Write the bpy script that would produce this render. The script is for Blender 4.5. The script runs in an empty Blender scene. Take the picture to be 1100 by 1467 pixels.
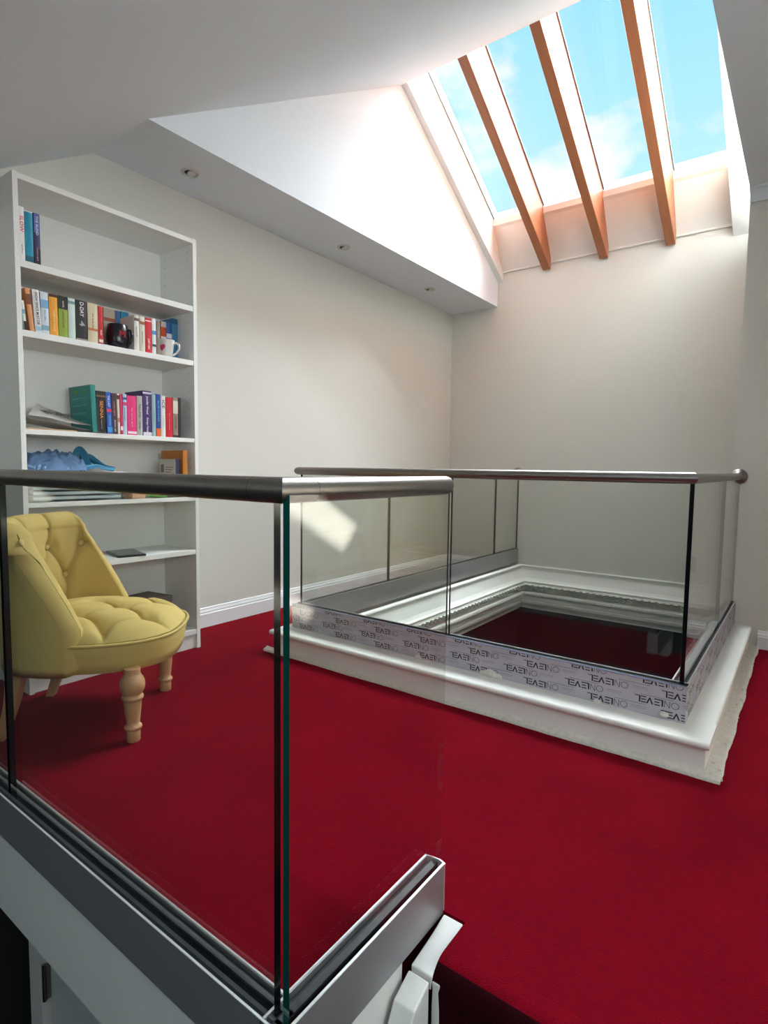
import bpy, bmesh, math, random
from mathutils import Vector, Matrix
random.seed(7)
PI = math.pi
scene = bpy.context.scene
COL = scene.collection

# ------------------------------------------------------------------ helpers
def lin(c):
    return tuple(((v/255)/12.92 if v/255 <= .04045 else ((v/255+.055)/1.055)**2.4) for v in c) + (1,)

def mat(name, rgb, rough=.6, metal=0, bump=0, scale=40, var=0, spec=.5, aniso=None, sheen=0):
    m = bpy.data.materials.new(name); m.use_nodes = True
    nt = m.node_tree; b = nt.nodes['Principled BSDF']
    b.inputs['Base Color'].default_value = lin(rgb)
    b.inputs['Roughness'].default_value = rough
    b.inputs['Metallic'].default_value = metal
    b.inputs['Specular IOR Level'].default_value = spec
    if sheen:
        b.inputs['Sheen Weight'].default_value = sheen
        b.inputs['Sheen Tint'].default_value = lin(rgb)
    if bump or var:
        tc = nt.nodes.new('ShaderNodeTexCoord'); mp = nt.nodes.new('ShaderNodeMapping')
        nt.links.new(tc.outputs['Object'], mp.inputs['Vector'])
        if aniso: mp.inputs['Scale'].default_value = aniso
        n = nt.nodes.new('ShaderNodeTexNoise'); n.inputs['Scale'].default_value = scale
        n.inputs['Detail'].default_value = 5
        nt.links.new(mp.outputs[0], n.inputs['Vector'])
        if bump:
            bp = nt.nodes.new('ShaderNodeBump'); bp.inputs['Strength'].default_value = bump
            bp.inputs['Distance'].default_value = .004
            nt.links.new(n.outputs['Fac'], bp.inputs['Height']); nt.links.new(bp.outputs[0], b.inputs['Normal'])
        if var:
            r = nt.nodes.new('ShaderNodeValToRGB')
            c = lin(rgb)
            r.color_ramp.elements[0].position = .3; r.color_ramp.elements[1].position = .7
            r.color_ramp.elements[0].color = tuple(v*(1-var) for v in c[:3])+(1,)
            r.color_ramp.elements[1].color = tuple(min(1, v*(1+var)) for v in c[:3])+(1,)
            nt.links.new(n.outputs['Fac'], r.inputs[0]); nt.links.new(r.outputs[0], b.inputs['Base Color'])
    return m

def glass_mat(name, tint, refl=1.0):
    m = bpy.data.materials.new(name); m.use_nodes = True
    nt = m.node_tree; nt.nodes.clear()
    o = nt.nodes.new('ShaderNodeOutputMaterial'); mx = nt.nodes.new('ShaderNodeMixShader')
    t = nt.nodes.new('ShaderNodeBsdfTransparent'); t.inputs[0].default_value = tuple(tint)+(1,)
    g = nt.nodes.new('ShaderNodeBsdfGlossy'); g.inputs['Roughness'].default_value = 0.0
    g.inputs[0].default_value = (refl, refl, refl, 1)
    f = nt.nodes.new('ShaderNodeFresnel'); f.inputs['IOR'].default_value = 1.5
    # leaving the sheet reflects like entering it (thin pane)
    geo = nt.nodes.new('ShaderNodeNewGeometry')
    sub = nt.nodes.new('ShaderNodeMix'); sub.data_type = 'FLOAT'
    sub.inputs[2].default_value = 1.5; sub.inputs[3].default_value = 1/1.5
    nt.links.new(geo.outputs['Backfacing'], sub.inputs[0]); nt.links.new(sub.outputs[0], f.inputs['IOR'])
    nt.links.new(f.outputs[0], mx.inputs[0]); nt.links.new(t.outputs[0], mx.inputs[1]); nt.links.new(g.outputs[0], mx.inputs[2])
    nt.links.new(mx.outputs[0], o.inputs[0])
    return m

def link_obj(name, me, parent=None):
    o = bpy.data.objects.new(name, me); COL.objects.link(o)
    if parent: o.parent = parent
    return o

def obj(name, bm, m, parent=None, smooth=False, bevel=0):
    bmesh.ops.recalc_face_normals(bm, faces=bm.faces)
    me = bpy.data.meshes.new(name); bm.to_mesh(me); bm.free()
    for mm in (m if isinstance(m, (list, tuple)) else [m]): me.materials.append(mm)
    if smooth:
        me.polygons.foreach_set('use_smooth', [len(p.vertices) <= 4 for p in me.polygons])
    o = link_obj(name, me, parent)
    if bevel:
        md = o.modifiers.new('edge', 'BEVEL'); md.width = bevel; md.segments = 2; md.limit_method = 'ANGLE'
    return o

def empty(name, loc=(0, 0, 0), rz=0):
    o = bpy.data.objects.new(name, None); COL.objects.link(o); o.location = loc; o.rotation_euler = (0, 0, rz)
    o.empty_display_size = .05
    return o

def tag(o, label=None, cat=None, group=None, kind=None):
    if label: o['label'] = label
    if cat: o['category'] = cat
    if group: o['group'] = group
    if kind: o['kind'] = kind
    return o

def B(): return bmesh.new()

def box(bm, x0, x1, y0, y1, z0, z1, M=None, mi=0):
    vs = [bm.verts.new((x, y, z)) for x in (x0, x1) for y in (y0, y1) for z in (z0, z1)]
    F = [(0, 1, 3, 2), (4, 6, 7, 5), (0, 4, 5, 1), (2, 3, 7, 6), (0, 2, 6, 4), (1, 5, 7, 3)]
    for f in F:
        fa = bm.faces.new([vs[i] for i in f]); fa.material_index = mi
    if M is not None: bmesh.ops.transform(bm, matrix=M, verts=vs)
    return vs

def quad(bm, pts, mi=0):
    f = bm.faces.new([bm.verts.new(p) for p in pts]); f.material_index = mi

def prism(bm, pts, vec, mi=0):
    """polygon pts (3d) extruded by vec"""
    v = Vector(vec); a = [bm.verts.new(p) for p in pts]; b = [bm.verts.new(Vector(p)+v) for p in pts]
    n = len(pts)
    bm.faces.new(a).material_index = mi; bm.faces.new(b[::-1]).material_index = mi
    for i in range(n): bm.faces.new((a[i], a[(i+1) % n], b[(i+1) % n], b[i])).material_index = mi

def ring(c, r, u, v, n):
    return [Vector(c)+Vector(u)*(r*math.cos(2*PI*i/n))+Vector(v)*(r*math.sin(2*PI*i/n)) for i in range(n)]

def loft(bm, rings, closed=True, caps=True, mi=0):
    R = [[bm.verts.new(p) for p in r] for r in rings]
    n = len(R[0])
    for a, b in zip(R, R[1:]):
        for i in range(n if closed else n-1):
            bm.faces.new((a[i], a[(i+1) % n], b[(i+1) % n], b[i])).material_index = mi
    if caps and closed:      # caps on their own vertices so smooth sides keep their normals
        bm.faces.new([bm.verts.new(v.co) for v in R[0][::-1]]).material_index = mi
        bm.faces.new([bm.verts.new(v.co) for v in R[-1]]).material_index = mi
    return R

def tube(bm, pts, r, n=12, caps=True, mi=0):
    pts = [Vector(p) for p in pts]; rs = r if isinstance(r, (list, tuple)) else [r]*len(pts)
    prev = None; rings = []
    for i, p in enumerate(pts):
        d = (pts[min(i+1, len(pts)-1)]-pts[max(i-1, 0)]).normalized()
        if prev is None:
            u = d.orthogonal().normalized()
        else:
            u = (prev-d*prev.dot(d)).normalized()
        prev = u
        rings.append(ring(p, rs[i], u, d.cross(u), n))
    loft(bm, rings, True, caps, mi)

def lathe(bm, prof, n=24, c=(0, 0, 0), mi=0, caps=True):
    c = Vector(c)
    loft(bm, [[c+Vector((r*math.cos(2*PI*i/n), r*math.sin(2*PI*i/n), z)) for i in range(n)] for r, z in prof], True, caps, mi)

def ball(bm, c, rx, ry, rz, seg=10, rg=6, mi=0, M=None):
    g = bmesh.ops.create_uvsphere(bm, u_segments=seg, v_segments=rg, radius=1)
    mt = Matrix.Translation(c) @ (M if M is not None else Matrix.Identity(4)) @ Matrix.Diagonal((rx, ry, rz, 1))
    bmesh.ops.transform(bm, matrix=mt, verts=g['verts'])

def text_mesh(name, s, size, m, M, parent, bold=0, depth=.0002, fit=None):
    cu = bpy.data.curves.new(name, 'FONT'); cu.body = s; cu.size = size; cu.offset = bold*size
    cu.align_x = 'CENTER'; cu.align_y = 'CENTER'; cu.extrude = depth; cu.resolution_u = 3
    t = bpy.data.objects.new(name, cu); COL.objects.link(t)
    bpy.context.view_layer.update()
    me = bpy.data.meshes.new_from_object(t.evaluated_get(bpy.context.evaluated_depsgraph_get()))
    COL.objects.unlink(t); bpy.data.objects.remove(t)
    me.name = name
    if fit and len(me.vertices):
        xs = [v.co.x for v in me.vertices]; w = max(xs)-min(xs)
        if w > 0: M = M @ Matrix.Diagonal((fit/w, 1, 1, 1))
    me.transform(M); me.materials.clear(); me.materials.append(m)
    return link_obj(name, me, parent)

# ------------------------------------------------------------------ materials
M_WALL = mat('wall paint', (204, 202, 194), .85, bump=.12, scale=120, var=.02)
M_CEIL = mat('ceiling paint', (218, 226, 232), .9, bump=.1, scale=90, var=.015)
M_TRIM = mat('white gloss paint', (222, 220, 215), .6, spec=.3, var=.02, scale=8)
M_SKIRT = mat('skirting paint', (222, 222, 224), .45)
M_SHELF = mat('white laminate', (226, 226, 222), .5, bump=.05, scale=60, aniso=(1, 6, 1), var=.02)
M_STEEL = mat('brushed steel', (142, 137, 131), .36, 1, bump=.04, scale=200, var=.05)
M_ALU = mat('anodised aluminium', (160, 158, 160), .45, .65, bump=.03, scale=300)
M_ALUW = mat('aluminium edge', (225, 228, 230), .3, .7)
M_RUB = mat('black rubber', (24, 25, 28), .35)
M_RUBG = mat('grey gasket', (40, 44, 50), .3)
M_EDGEB = mat('dark glass edge', (8, 12, 13), .12)
M_EDGET = mat('green glass edge', (6, 70, 62), .06, spec=1)
M_GLASS = glass_mat('balustrade glass', (.945, .962, .945))
M_SKYGL = glass_mat('roof glass', (.985, .995, 1), .35)
M_BEAM = mat('varnished pine', (158, 98, 64), .42, bump=.1, scale=9, aniso=(12, 1, 1), var=.1)
M_MUST = mat('mustard fabric', (194, 168, 98), .85, bump=.35, scale=420, var=.05, sheen=.25)
M_OAK = mat('oak leg', (182, 138, 98), .5, bump=.15, scale=30, aniso=(6, 6, .6), var=.12)
M_PLAS = mat('rough plaster', (206, 202, 192), .95, bump=1, scale=70, var=.1)
M_CORN = mat('cornice plaster', (214, 213, 206), .8, bump=.4, scale=180)
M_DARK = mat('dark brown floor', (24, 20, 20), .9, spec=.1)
M_FILM = mat('protective film', (176, 172, 180), .45, var=.06, scale=14)
M_INK = mat('black print', (22, 20, 24), .6)
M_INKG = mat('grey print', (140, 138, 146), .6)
M_BLACK = mat('black plastic', (22, 22, 24), .3)

def carpet():
    m = bpy.data.materials.new('red carpet'); m.use_nodes = True
    nt = m.node_tree; b = nt.nodes['Principled BSDF']
    b.inputs['Roughness'].default_value = 1; b.inputs['Specular IOR Level'].default_value = .05
    b.inputs['Sheen Weight'].default_value = .12; b.inputs['Sheen Tint'].default_value = lin((230, 60, 80))
    tc = nt.nodes.new('ShaderNodeTexCoord')
    n1 = nt.nodes.new('ShaderNodeTexNoise'); n1.inputs['Scale'].default_value = 420; n1.inputs['Detail'].default_value = 3
    n2 = nt.nodes.new('ShaderNodeTexNoise'); n2.inputs['Scale'].default_value = 5; n2.inputs['Detail'].default_value = 5
    n3 = nt.nodes.new('ShaderNodeTexNoise'); n3.inputs['Scale'].default_value = 45; n3.inputs['Detail'].default_value = 4
    for n in (n1, n2, n3): nt.links.new(tc.outputs['Object'], n.inputs['Vector'])
    r = nt.nodes.new('ShaderNodeValToRGB')
    r.color_ramp.elements[0].position = .3; r.color_ramp.elements[1].position = .72
    r.color_ramp.elements[0].color = lin((86, 1, 13)); r.color_ramp.elements[1].color = lin((130, 3, 25))
    mx = nt.nodes.new('ShaderNodeMath'); mx.operation = 'ADD'
    m1 = nt.nodes.new('ShaderNodeMath'); m1.operation = 'MULTIPLY'; m1.inputs[1].default_value = .45
    m2 = nt.nodes.new('ShaderNodeMath'); m2.operation = 'MULTIPLY'; m2.inputs[1].default_value = .3
    m3 = nt.nodes.new('ShaderNodeMath'); m3.operation = 'MULTIPLY_ADD'; m3.inputs[1].default_value = .25
    nt.links.new(n1.outputs['Fac'], m1.inputs[0]); nt.links.new(n2.outputs['Fac'], m2.inputs[0])
    nt.links.new(m1.outputs[0], mx.inputs[0]); nt.links.new(m2.outputs[0], mx.inputs[1])
    nt.links.new(n3.outputs['Fac'], m3.inputs[0]); nt.links.new(mx.outputs[0], m3.inputs[2])
    nt.links.new(m3.outputs[0], r.inputs[0]); nt.links.new(r.outputs[0], b.inputs['Base Color'])
    bp = nt.nodes.new('ShaderNodeBump'); bp.inputs['Strength'].default_value = .8; bp.inputs['Distance'].default_value = .004
    nt.links.new(n1.outputs['Fac'], bp.inputs['Height']); nt.links.new(bp.outputs[0], b.inputs['Normal'])
    return m
M_CARPET = carpet()

# ------------------------------------------------------------------ room numbers (metres; camera stands above the stairs at x=y=0)
XL = -2.7475; YB = 4.7534; ZS = 2.366; XS = -2.2936; YR0 = 1.41
YRG = 3.232; ZRG = 3.444; SL = .5917; SLK = .5705
XBLK = -.318; YBLK = 3.5815; ZFLAT = 2.379; XR = .95
YST = .88     # edge of the landing above the stairs
YF = .45       # behind this line the ceiling over the stairs is flat
def zmain(y): return ZS+SL*(y-YR0)
def zsky(y): return ZRG-SLK*(y-YRG)
# opening in the floor
OX0, OX1, OY0 = -1.995, -.335, 2.085

# floor: landing carpet with the two openings
bm = B()
def slab(x0, x1, y0, y1, z0=-.2, z1=0): box(bm, x0, x1, y0, y1, z0, z1)
slab(XL-.1, -.605, .592, 1.9)
slab(-.605, -.512, .992, 1.9); slab(-.512, XR, YST+.05, 1.9)
slab(XL-.1, OX0-.06, 1.9, YB+.1)
slab(OX0-.06, OX1+.04, 1.9, OY0-.06)
slab(OX1+.04, XR, 1.9, YBLK+.1)
bmesh.ops.remove_doubles(bm, verts=bm.verts, dist=1e-5)
fl = obj('floor', bm, M_CARPET); tag(fl, kind='structure')

# carpeted stairs going down towards the viewer
st = empty('staircase', (.2, YST, 0))
tag(st, 'red carpeted stairs dropping away from the landing edge beside the white string post', 'stairs')
bm = B()
pts = []
y = YST+.03; z = 0.0
prof = [(YST+.05, 0.0)]
y = YST-.018
for k in range(6):
    for a in range(0, 91, 10):
        prof.append((y+.045-.045*math.sin(math.radians(a)), z-.045+.045*math.cos(math.radians(a))))
    z -= .2
    prof.append((y+.004, z)); y -= .25
prof.append((y, z))
prof = [q for q in prof if True]
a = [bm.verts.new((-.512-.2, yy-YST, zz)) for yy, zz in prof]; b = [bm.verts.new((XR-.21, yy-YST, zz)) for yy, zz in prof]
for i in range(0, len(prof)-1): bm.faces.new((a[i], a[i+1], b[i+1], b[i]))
bm.faces.ensure_lookup_table()
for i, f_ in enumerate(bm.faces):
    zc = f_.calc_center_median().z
    if zc < -.007: f_.material_index = 1  # stairwell shade painted into the carpet below the landing edge
obj('tread_carpet', bm, [M_CARPET, mat('shade painted stair carpet', (40, 6, 12), 1, bump=.6, scale=300, spec=.05)], st, smooth=True)

# walls
def wall(name, polys, m=M_WALL, th=None):
    bm = B()
    for p, v in polys: prism(bm, p, v)
    return tag(obj(name, bm, m), kind='structure')

# left wall, outline cut under the sloping ceiling
zlo = -2.75
wall('wall_left', [([(XL, -2.05, zlo), (XL, YB+.1, zlo), (XL, YB+.1, ZS+.05), (XL, YR0+.03, ZS+.05), (XL, YF, zmain(YF)+.05), (XL, -2.05, zmain(YF)+.05)], (-.1, 0, 0))])
wall('wall_back', [([(XL-.05, YB, zlo), (XBLK+.1, YB, zlo), (XBLK+.1, YB, zsky(YB)+.6), (XL-.05, YB, zsky(YB)+.6)], (0, .1, 0))])
# projecting wall on the right, the hand rail ends on it
wall('wall_right', [([(XBLK, YBLK, -.2), (XR+.1, YBLK, -.2), (XR+.1, YBLK, ZFLAT+.15), (XBLK, YBLK, ZFLAT+.15)], (0, YB-YBLK, 0)),
                    ([(XR, -2.05, zlo), (XR, YBLK, zlo), (XR, YBLK, .98), (XR, -2.05, .98)], (.1, 0, 0)),
  ([(XR, 1.15, .98), (XR, YBLK, .98), (XR, YBLK, ZFLAT+.1), (XR, 1.43, ZFLAT+.1), (XR, 1.15, zmain(1.15)+.05)], (.1, 0, 0)),
  ([(XR, -2.05, .98), (XR, -.6, .98), (XR, -.6, zmain(YF)+.05), (XR, -2.05, zmain(YF)+.05)], (.1, 0, 0)),
  ([(XR, -.6, 1.74), (XR, 1.15, 1.74), (XR, 1.15, zmain(1.15)+.05), (XR, YF, zmain(YF)+.05), (XR, -.6, zmain(YF)+.05)], (.1, 0, 0))])
# rear wall of the stair well; window added as fill, behind the viewer
wx0, wx1, wz0, wz1 = -2.3, .6, .98, 1.74
bm = B()
ry = -2.05
box(bm, XL, wx0, ry-.1, ry, zlo, zmain(YF)+.05); box(bm, wx1, XR, ry-.1, ry, zlo, zmain(YF)+.05)
box(bm, wx0, wx1, ry-.1, ry, zlo, wz0); box(bm, wx0, wx1, ry-.1, ry, wz1, zmain(YF)+.05)
tag(obj('wall_rear', bm, mat('grey green paint', (62, 65, 61), .85)), kind='structure')
bm = B()
for x in (wx0, (wx0+wx1)/2-.02, wx1-.04): box(bm, x, x+.04, ry-.08, ry-.03, wz0, wz1)
for z in (wz0, wz1-.04): box(bm, wx0, wx1, ry-.08, ry-.03, z, z+.04)
w2 = tag(obj('fill_window_2', bm, M_TRIM), kind='structure')
bm = B(); box(bm, wx0, wx1, ry-.06, ry-.055, wz0, wz1); obj('glass_pane', bm, M_SKYGL, w2)

bm = B()
for y in (-.6, .255, 1.11): box(bm, XR+.02, XR+.07, y, y+.04, .98, 1.74)
for z in (.98, 1.70): box(bm, XR+.02, XR+.07, -.6, 1.15, z, z+.04)
w3 = tag(obj('fill_window_3', bm, M_TRIM), kind='structure')  # unseen side window added to let fill light reach the bookcase
bm = B(); box(bm, XR+.045, XR+.05, -.6, 1.15, .98, 1.74); obj('glass_pane', bm, M_SKYGL, w3)

# main sloping ceiling, flat ceiling right, boxed soffit left
bm = B()
prism(bm, [(XL-.1, YF, zmain(YF)), (XL-.1, YRG, ZRG), (XL-.1, YRG, ZRG+.12), (XL-.1, YF, zmain(YF)+.12)], (XR+.1-XL+.1, 0, 0))
box(bm, XL-.1, XR+.1, -2.15, YF, zmain(YF), zmain(YF)+.1)
tag(obj('ceiling', bm, M_CEIL), kind='structure')
bm = B()   # flat lowered ceiling over the right side
prism(bm, [(XBLK, 1.43, ZFLAT), (XBLK, YBLK+.01, ZFLAT), (XBLK, YBLK+.01, 3.24), (XBLK, YRG, ZRG+.02), (XBLK, YRG-.1, zmain(YRG-.1)+.02)], (XR+.05-XBLK, 0, 0))
tag(obj('ceiling_right', bm, M_CEIL), kind='structure')
bm = B()   # boxed soffit along the left wall
prism(bm, [(XL, YR0, ZS), (XL, YB, ZS), (XL, YB, zsky(YB)), (XL, YRG, ZRG)], (XS-XL, 0, 0))
tag(obj('ceiling_left', bm, M_CEIL), kind='structure')
# cornice moulding where the flat ceiling meets the projecting wall
bm = B()
cp = [(0, 0)]+[(.028*math.sin(math.radians(t)), -.055+.04*math.cos(math.radians(t)) - 0.0) for t in range(0, 91, 15)][::1]
cp = [(0, 0), (.062, 0), (.062, -.008)]+[(.062-.05*math.sin(math.radians(t)), -.012-.042*(1-math.cos(math.radians(t)))) for t in range(0, 91, 15)]+[(.01, -.06), (0, -.06)]
prism(bm, [(XBLK+.0, YBLK-a_, ZFLAT+b_) for a_, b_ in cp], (XR-XBLK, 0, 0))
tag(obj('trim_1', bm, M_CEIL), kind='structure')

# baseboards (moulded top)
def baseboard(name, p0, p1, nrm, h=.112, t=.016):
    bm = B(); p0 = Vector(p0); p1 = Vector(p1); n = Vector(nrm)
    pr = [(0, 0), (t, 0), (t, h*.68), (t*.8, h*.72), (t*.8, h*.8), (t*.5, h*.9), (t*.45, h*.97), (t*.25, h), (0, h)]
    prism(bm, [p0+n*a+Vector((0, 0, b)) for a, b in pr], p1-p0)
    return tag(obj(name, bm, M_SKIRT), kind='structure')
baseboard('baseboard_left', (XL, .6, 0), (XL, YB, 0), (1, 0, 0))
baseboard('baseboard_back', (XL, YB, 0), (OX0-.06, YB, 0), (0, -1, 0))
baseboard('baseboard_right', (-.165, YBLK, 0), (XR, YBLK, 0), (0, -1, 0), h=.095, t=.02)

# ------------------------------------------------------------------ roof window
GX0, GX1 = -2.235, -.512       # clear width between the lining boards
OFF = .34                      # rafter depth measured upright
def P2(y, dz=0): return (y, zsky(y)+dz)
bm = B()
# lining boards left and right
YE = 4.752
for x0, x1 in ((-2.296, GX0-.012), (GX1, XBLK+.06)):
    prism(bm, [(x0, YRG-.05, zsky(YRG-.05)), (x0, YE, zsky(YE)), (x0, YE, zsky(YE)+OFF+.1), (x0, YRG-.05, zsky(YRG-.05)+OFF+.1)], (x1-x0, 0, 0))
# head lining above the ridge
prism(bm, [(GX0-.02, YRG-.06, ZRG+.0), (GX0-.02, YRG, ZRG), (GX0-.02, YRG+.0, ZRG+OFF+.12), (GX0-.02, YRG-.06, ZRG+OFF+.12)], (GX1-GX0+.04, 0, 0))
# bottom board set square to the slope, with a lipped sill and a bead along the wall
prism(bm, [(GX0-.02, 4.752, 2.655), (GX0-.02, 4.545, 2.965), (GX0-.02, 4.58, 3.0), (GX0-.02, 4.80, 2.70)], (GX1-GX0+.04, 0, 0))
win = tag(obj('window_1', bm, M_TRIM), kind='structure')
bm = B()
prism(bm, [(GX0-.02, 4.528, 2.972), (GX0-.02, 4.55, 2.955), (GX0-.02, 4.62, 2.99), (GX0-.02, 4.60, 3.05), (GX0-.02, 4.555, 3.052), (GX0-.02, 4.53, 3.02)], (GX1-GX0+.04, 0, 0))
obj('window_sill', bm, M_TRIM, win)
bm = B(); tube(bm, [(GX0-.02, 4.744, 2.652), (GX1, 4.744, 2.652)], .008, 8)
obj('bead', bm, M_TRIM, win)
bm = B()
prism(bm, [(GX0-.012, YRG-.05, zsky(YRG-.05)+OFF), (GX0-.012, 4.60, zsky(4.60)+OFF), (GX0-.012, 4.60, zsky(4.60)+OFF+.012), (GX0-.012, YRG-.05, zsky(YRG-.05)+OFF+.012)], (GX1-GX0+.02, 0, 0))
obj('glass_pane', bm, M_SKYGL, win)
bm = B()
for x in (GX0-.010, -1.812, -1.35, -.873):   # dark glazing seals where the glass meets each rafter
    prism(bm, [(x, YRG, ZRG+OFF-.012), (x, 4.55, zsky(4.55)+OFF-.012), (x, 4.55, zsky(4.55)+OFF), (x, YRG, ZRG+OFF)], (.007, 0, 0))
obj('glazing_seal', bm, mat('grey seal', (90, 110, 120), .5), win)

beam_labels = ['orange-brown timber rafter nearest the lit left lining of the roof window', 'middle of the three timber rafters crossing the roof window', 'orange-brown timber rafter nearest the dark flat ceiling on the right']
for x0, lab in zip((-1.877, -1.415, -.938), beam_labels):
    bm = B(); w = .065
    x1 = x0+w; ye = 4.738
    prof = [(YRG-.02, ZRG+.012), (ye-.02, zsky(ye-.02)), (ye, zsky(ye)+.01), (ye, 2.68), (4.55, 2.965), (4.53, zsky(4.53)+OFF-.005), (YRG-.02, ZRG+.012+OFF-.005)]
    prism(bm, [(x0, a, b) for a, b in prof], (w, 0, 0))
    o = obj('roof_rafter', bm, M_BEAM, bevel=.004)
    tag(o, lab, 'beam', 'rafters under the roof window')

# ------------------------------------------------------------------ downlights in the soffit
M_CHR = mat('satin trim ring', (196, 194, 190), .35, .3)
M_LAMP = mat('lamp glass', (210, 208, 204), .25)
dl_lab = ['round recessed downlight in the white soffit, nearest the bookcase', 'round recessed downlight in the middle of the white soffit', 'round recessed downlight at the far end of the soffit near the back wall']
for (y), lab in zip((1.772, 2.93, 3.99), dl_lab):
    t = empty('downlight', (-2.522, y, ZS)); tag(t, lab, 'ceiling light', 'downlights in the soffit')
    bm = B(); lathe(bm, [(.029, -.001), (.029, -.006), (.036, -.008), (.043, -.005), (.044, -.0005)], 32, caps=False)
    obj('trim_ring', bm, M_CHR, t, True)
    bm = B(); lathe(bm, [(.028, -.003), (.020, -.0015), (.0205, -.0012), (.0285, -.001)], 32, caps=True)
    obj('baffle', bm, mat('black baffle', (20, 18, 18), .6), t, True)
    bm = B(); lathe(bm, [(.0215, -.010), (.021, -.004)], 32)
    o = obj('lamp', bm, M_LAMP, t, True); o.location = (.004, .003, 0)
    o.rotation_euler = (math.radians(9), math.radians(-9), 0)

# ------------------------------------------------------------------ bookcase
BX = -2.45; BY0, BY1 = .9484, 1.7488; BBK = -2.731
bc = empty('bookcase', (BX-.14, (BY0+BY1)/2, 0))
tag(bc, 'tall white open bookcase standing against the left wall behind the mustard chair', 'bookcase')
ox, oy = bc.location.x, bc.location.y
def bbox(name, x0, x1, y0, y1, z0, z1, bev=.0012):
    bm = B(); box(bm, x0-ox, x1-ox, y0-oy, y1-oy, z0, z1); return obj(name, bm, M_SHELF, bc, bevel=bev)
bbox('side_panel', BBK, BX, BY0, BY0+.019, 0, 2.02); 
bm = B(); box(bm, BBK-ox, BX-ox, BY1-.019-oy, BY1-oy, 0, 2.02)
for k in range(44):
    for x in (BX-.04, BX-.235):
        vs = [bm.verts.new((x-ox+.0022*math.cos(2*PI*i/8), BY1-.0193-oy, .16+k*.042+.0022*math.sin(2*PI*i/8))) for i in range(8)]
        bm.faces.new(vs[::-1]).material_index = 1
obj('side_panel', bm, [M_SHELF, mat('peg hole', (96, 92, 88), .8)], bc)
bbox('top_panel', BBK, BX-.001, BY0+.019, BY1-.019, 1.996, 2.018)
bbox('back_panel', BBK, BBK+.005, BY0+.019, BY1-.019, .03, 2.0)
for z, t in ((1.70, .026), (1.439, .025), (1.06, .02), (.770, .019), (.506, .024), (.098, .026)):
    bbox('shelf', BBK+.005, BX-.002, BY0+.019, BY1-.019, z-t, z)
bbox('plinth', BX-.03, BX-.012, BY0+.019, BY1-.019, 0, .073)
# ------------------------------------------------------------------ books
H0 = .9257
PAGE = mat('book pages', (222, 214, 196), .9, bump=.3, scale=150, aniso=(1, 1, .02))
def bmats(rgb, rough=.45):
    return mat('book cover', rgb, rough, var=.05, scale=25)
WHT = mat('white lettering', (236, 234, 230), .5)
def book(y0, y1, z0, z1, xs, dep, rgb, label, group, tilt=0, marks=(), txt=None):
    """upright book; spine faces +x at x=xs; marks: (za, zb, rgb) bands on the spine; txt: list of (string, zcentre, fit, size, rgb)"""
    w = y1-y0-.0012; h = z1-z0
    t = empty('book', (xs-dep/2, (y0+y1)/2+h/2*math.sin(math.radians(tilt))*.95, z0+abs(w/2*math.sin(math.radians(tilt))))); tag(t, label, 'book', group)
    c = min(.0022, w*.14)
    m = bmats(rgb)
    bm = B(); hx = dep/2
    box(bm, -hx, hx, -w/2, -w/2+c, 0, h); box(bm, -hx, hx, w/2-c, w/2, 0, h)
    # slightly rounded spine
    prism(bm, [(hx-c, -w/2, 0), (hx-.001, -w/2, 0), (hx+.0012, -w/4, 0), (hx+.0016, 0, 0), (hx+.0012, w/4, 0), (hx-.001, w/2, 0), (hx-c, w/2, 0)], (0, 0, h))
    cov = obj('cover', bm, m, t)
    bm = B(); box(bm, -hx+.002, hx-c, -w/2+c, w/2-c, .003, h-.003); obj('page_block', bm, PAGE, t)
    sx = hx+.0018
    if marks:
        for za, zb, col in marks:
            bm = B(); box(bm, sx-.0012, sx+.0001, -w/2+.0006, w/2-.0006, za*h, zb*h)
            obj('spine_band', bm, mat('spine band', col, .5), t)
    if txt:
        for s, zc, fit, size, col in txt:
            Mx = Matrix.Translation((sx+.0004, 0, zc*h)) @ Matrix(((0, 0, 1, 0), (0, 1, 0, 0), (-1, 0, 0, 0), (0, 0, 0, 1)))
            o = text_mesh('spine_lettering', s, size, mat('lettering', col, .5), Mx, t, bold=.01, fit=fit*h)
    if tilt: t.rotation_euler = (math.radians(tilt), 0, 0)
    return t
def ysc(y, xs): return y*xs/-2.5
def zsc(z, xs): return H0+(z-H0)*xs/-2.5
FR, BK = -2.457, -2.582
# top shelf
G1 = 'paperbacks on the top shelf'
def row(z0, items, G):
    for y0, y1, zt, xs, rgb, lab, tilt, marks, txt, dep in items:
        book(ysc(y0, xs), ysc(y1, xs), z0, zsc(zt, xs), xs, dep, rgb, lab, G, tilt, marks, txt)
row(1.7004, [
 (.984, 1.006, 1.915, FR, (226, 224, 222), 'white paperback with a red spine title at the left end of the top shelf', 0, [], [('SLOW', .68, .3, .017, (200, 20, 50)), ('author', .2, .18, .006, (90, 90, 90))], .13),
 (1.007, 1.037, 1.903, FR, (20, 140, 168), 'turquoise paperback, middle one of the three on the top shelf', 0, [(0, .12, (20, 90, 110))], [], .13),
 (1.038, 1.062, 1.908, FR, (52, 46, 92), 'dark indigo paperback with pale spine title, right end of the three on the top shelf', 0, [(.0, .3, (46, 26, 44)), (.62, 1, (84, 100, 160))], [('THE BLIND', .76, .38, .013, (210, 214, 230)), ('novel', .2, .25, .007, (180, 170, 190))], .13)], G1)
G2 = 'books on the second shelf from the top'
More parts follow.
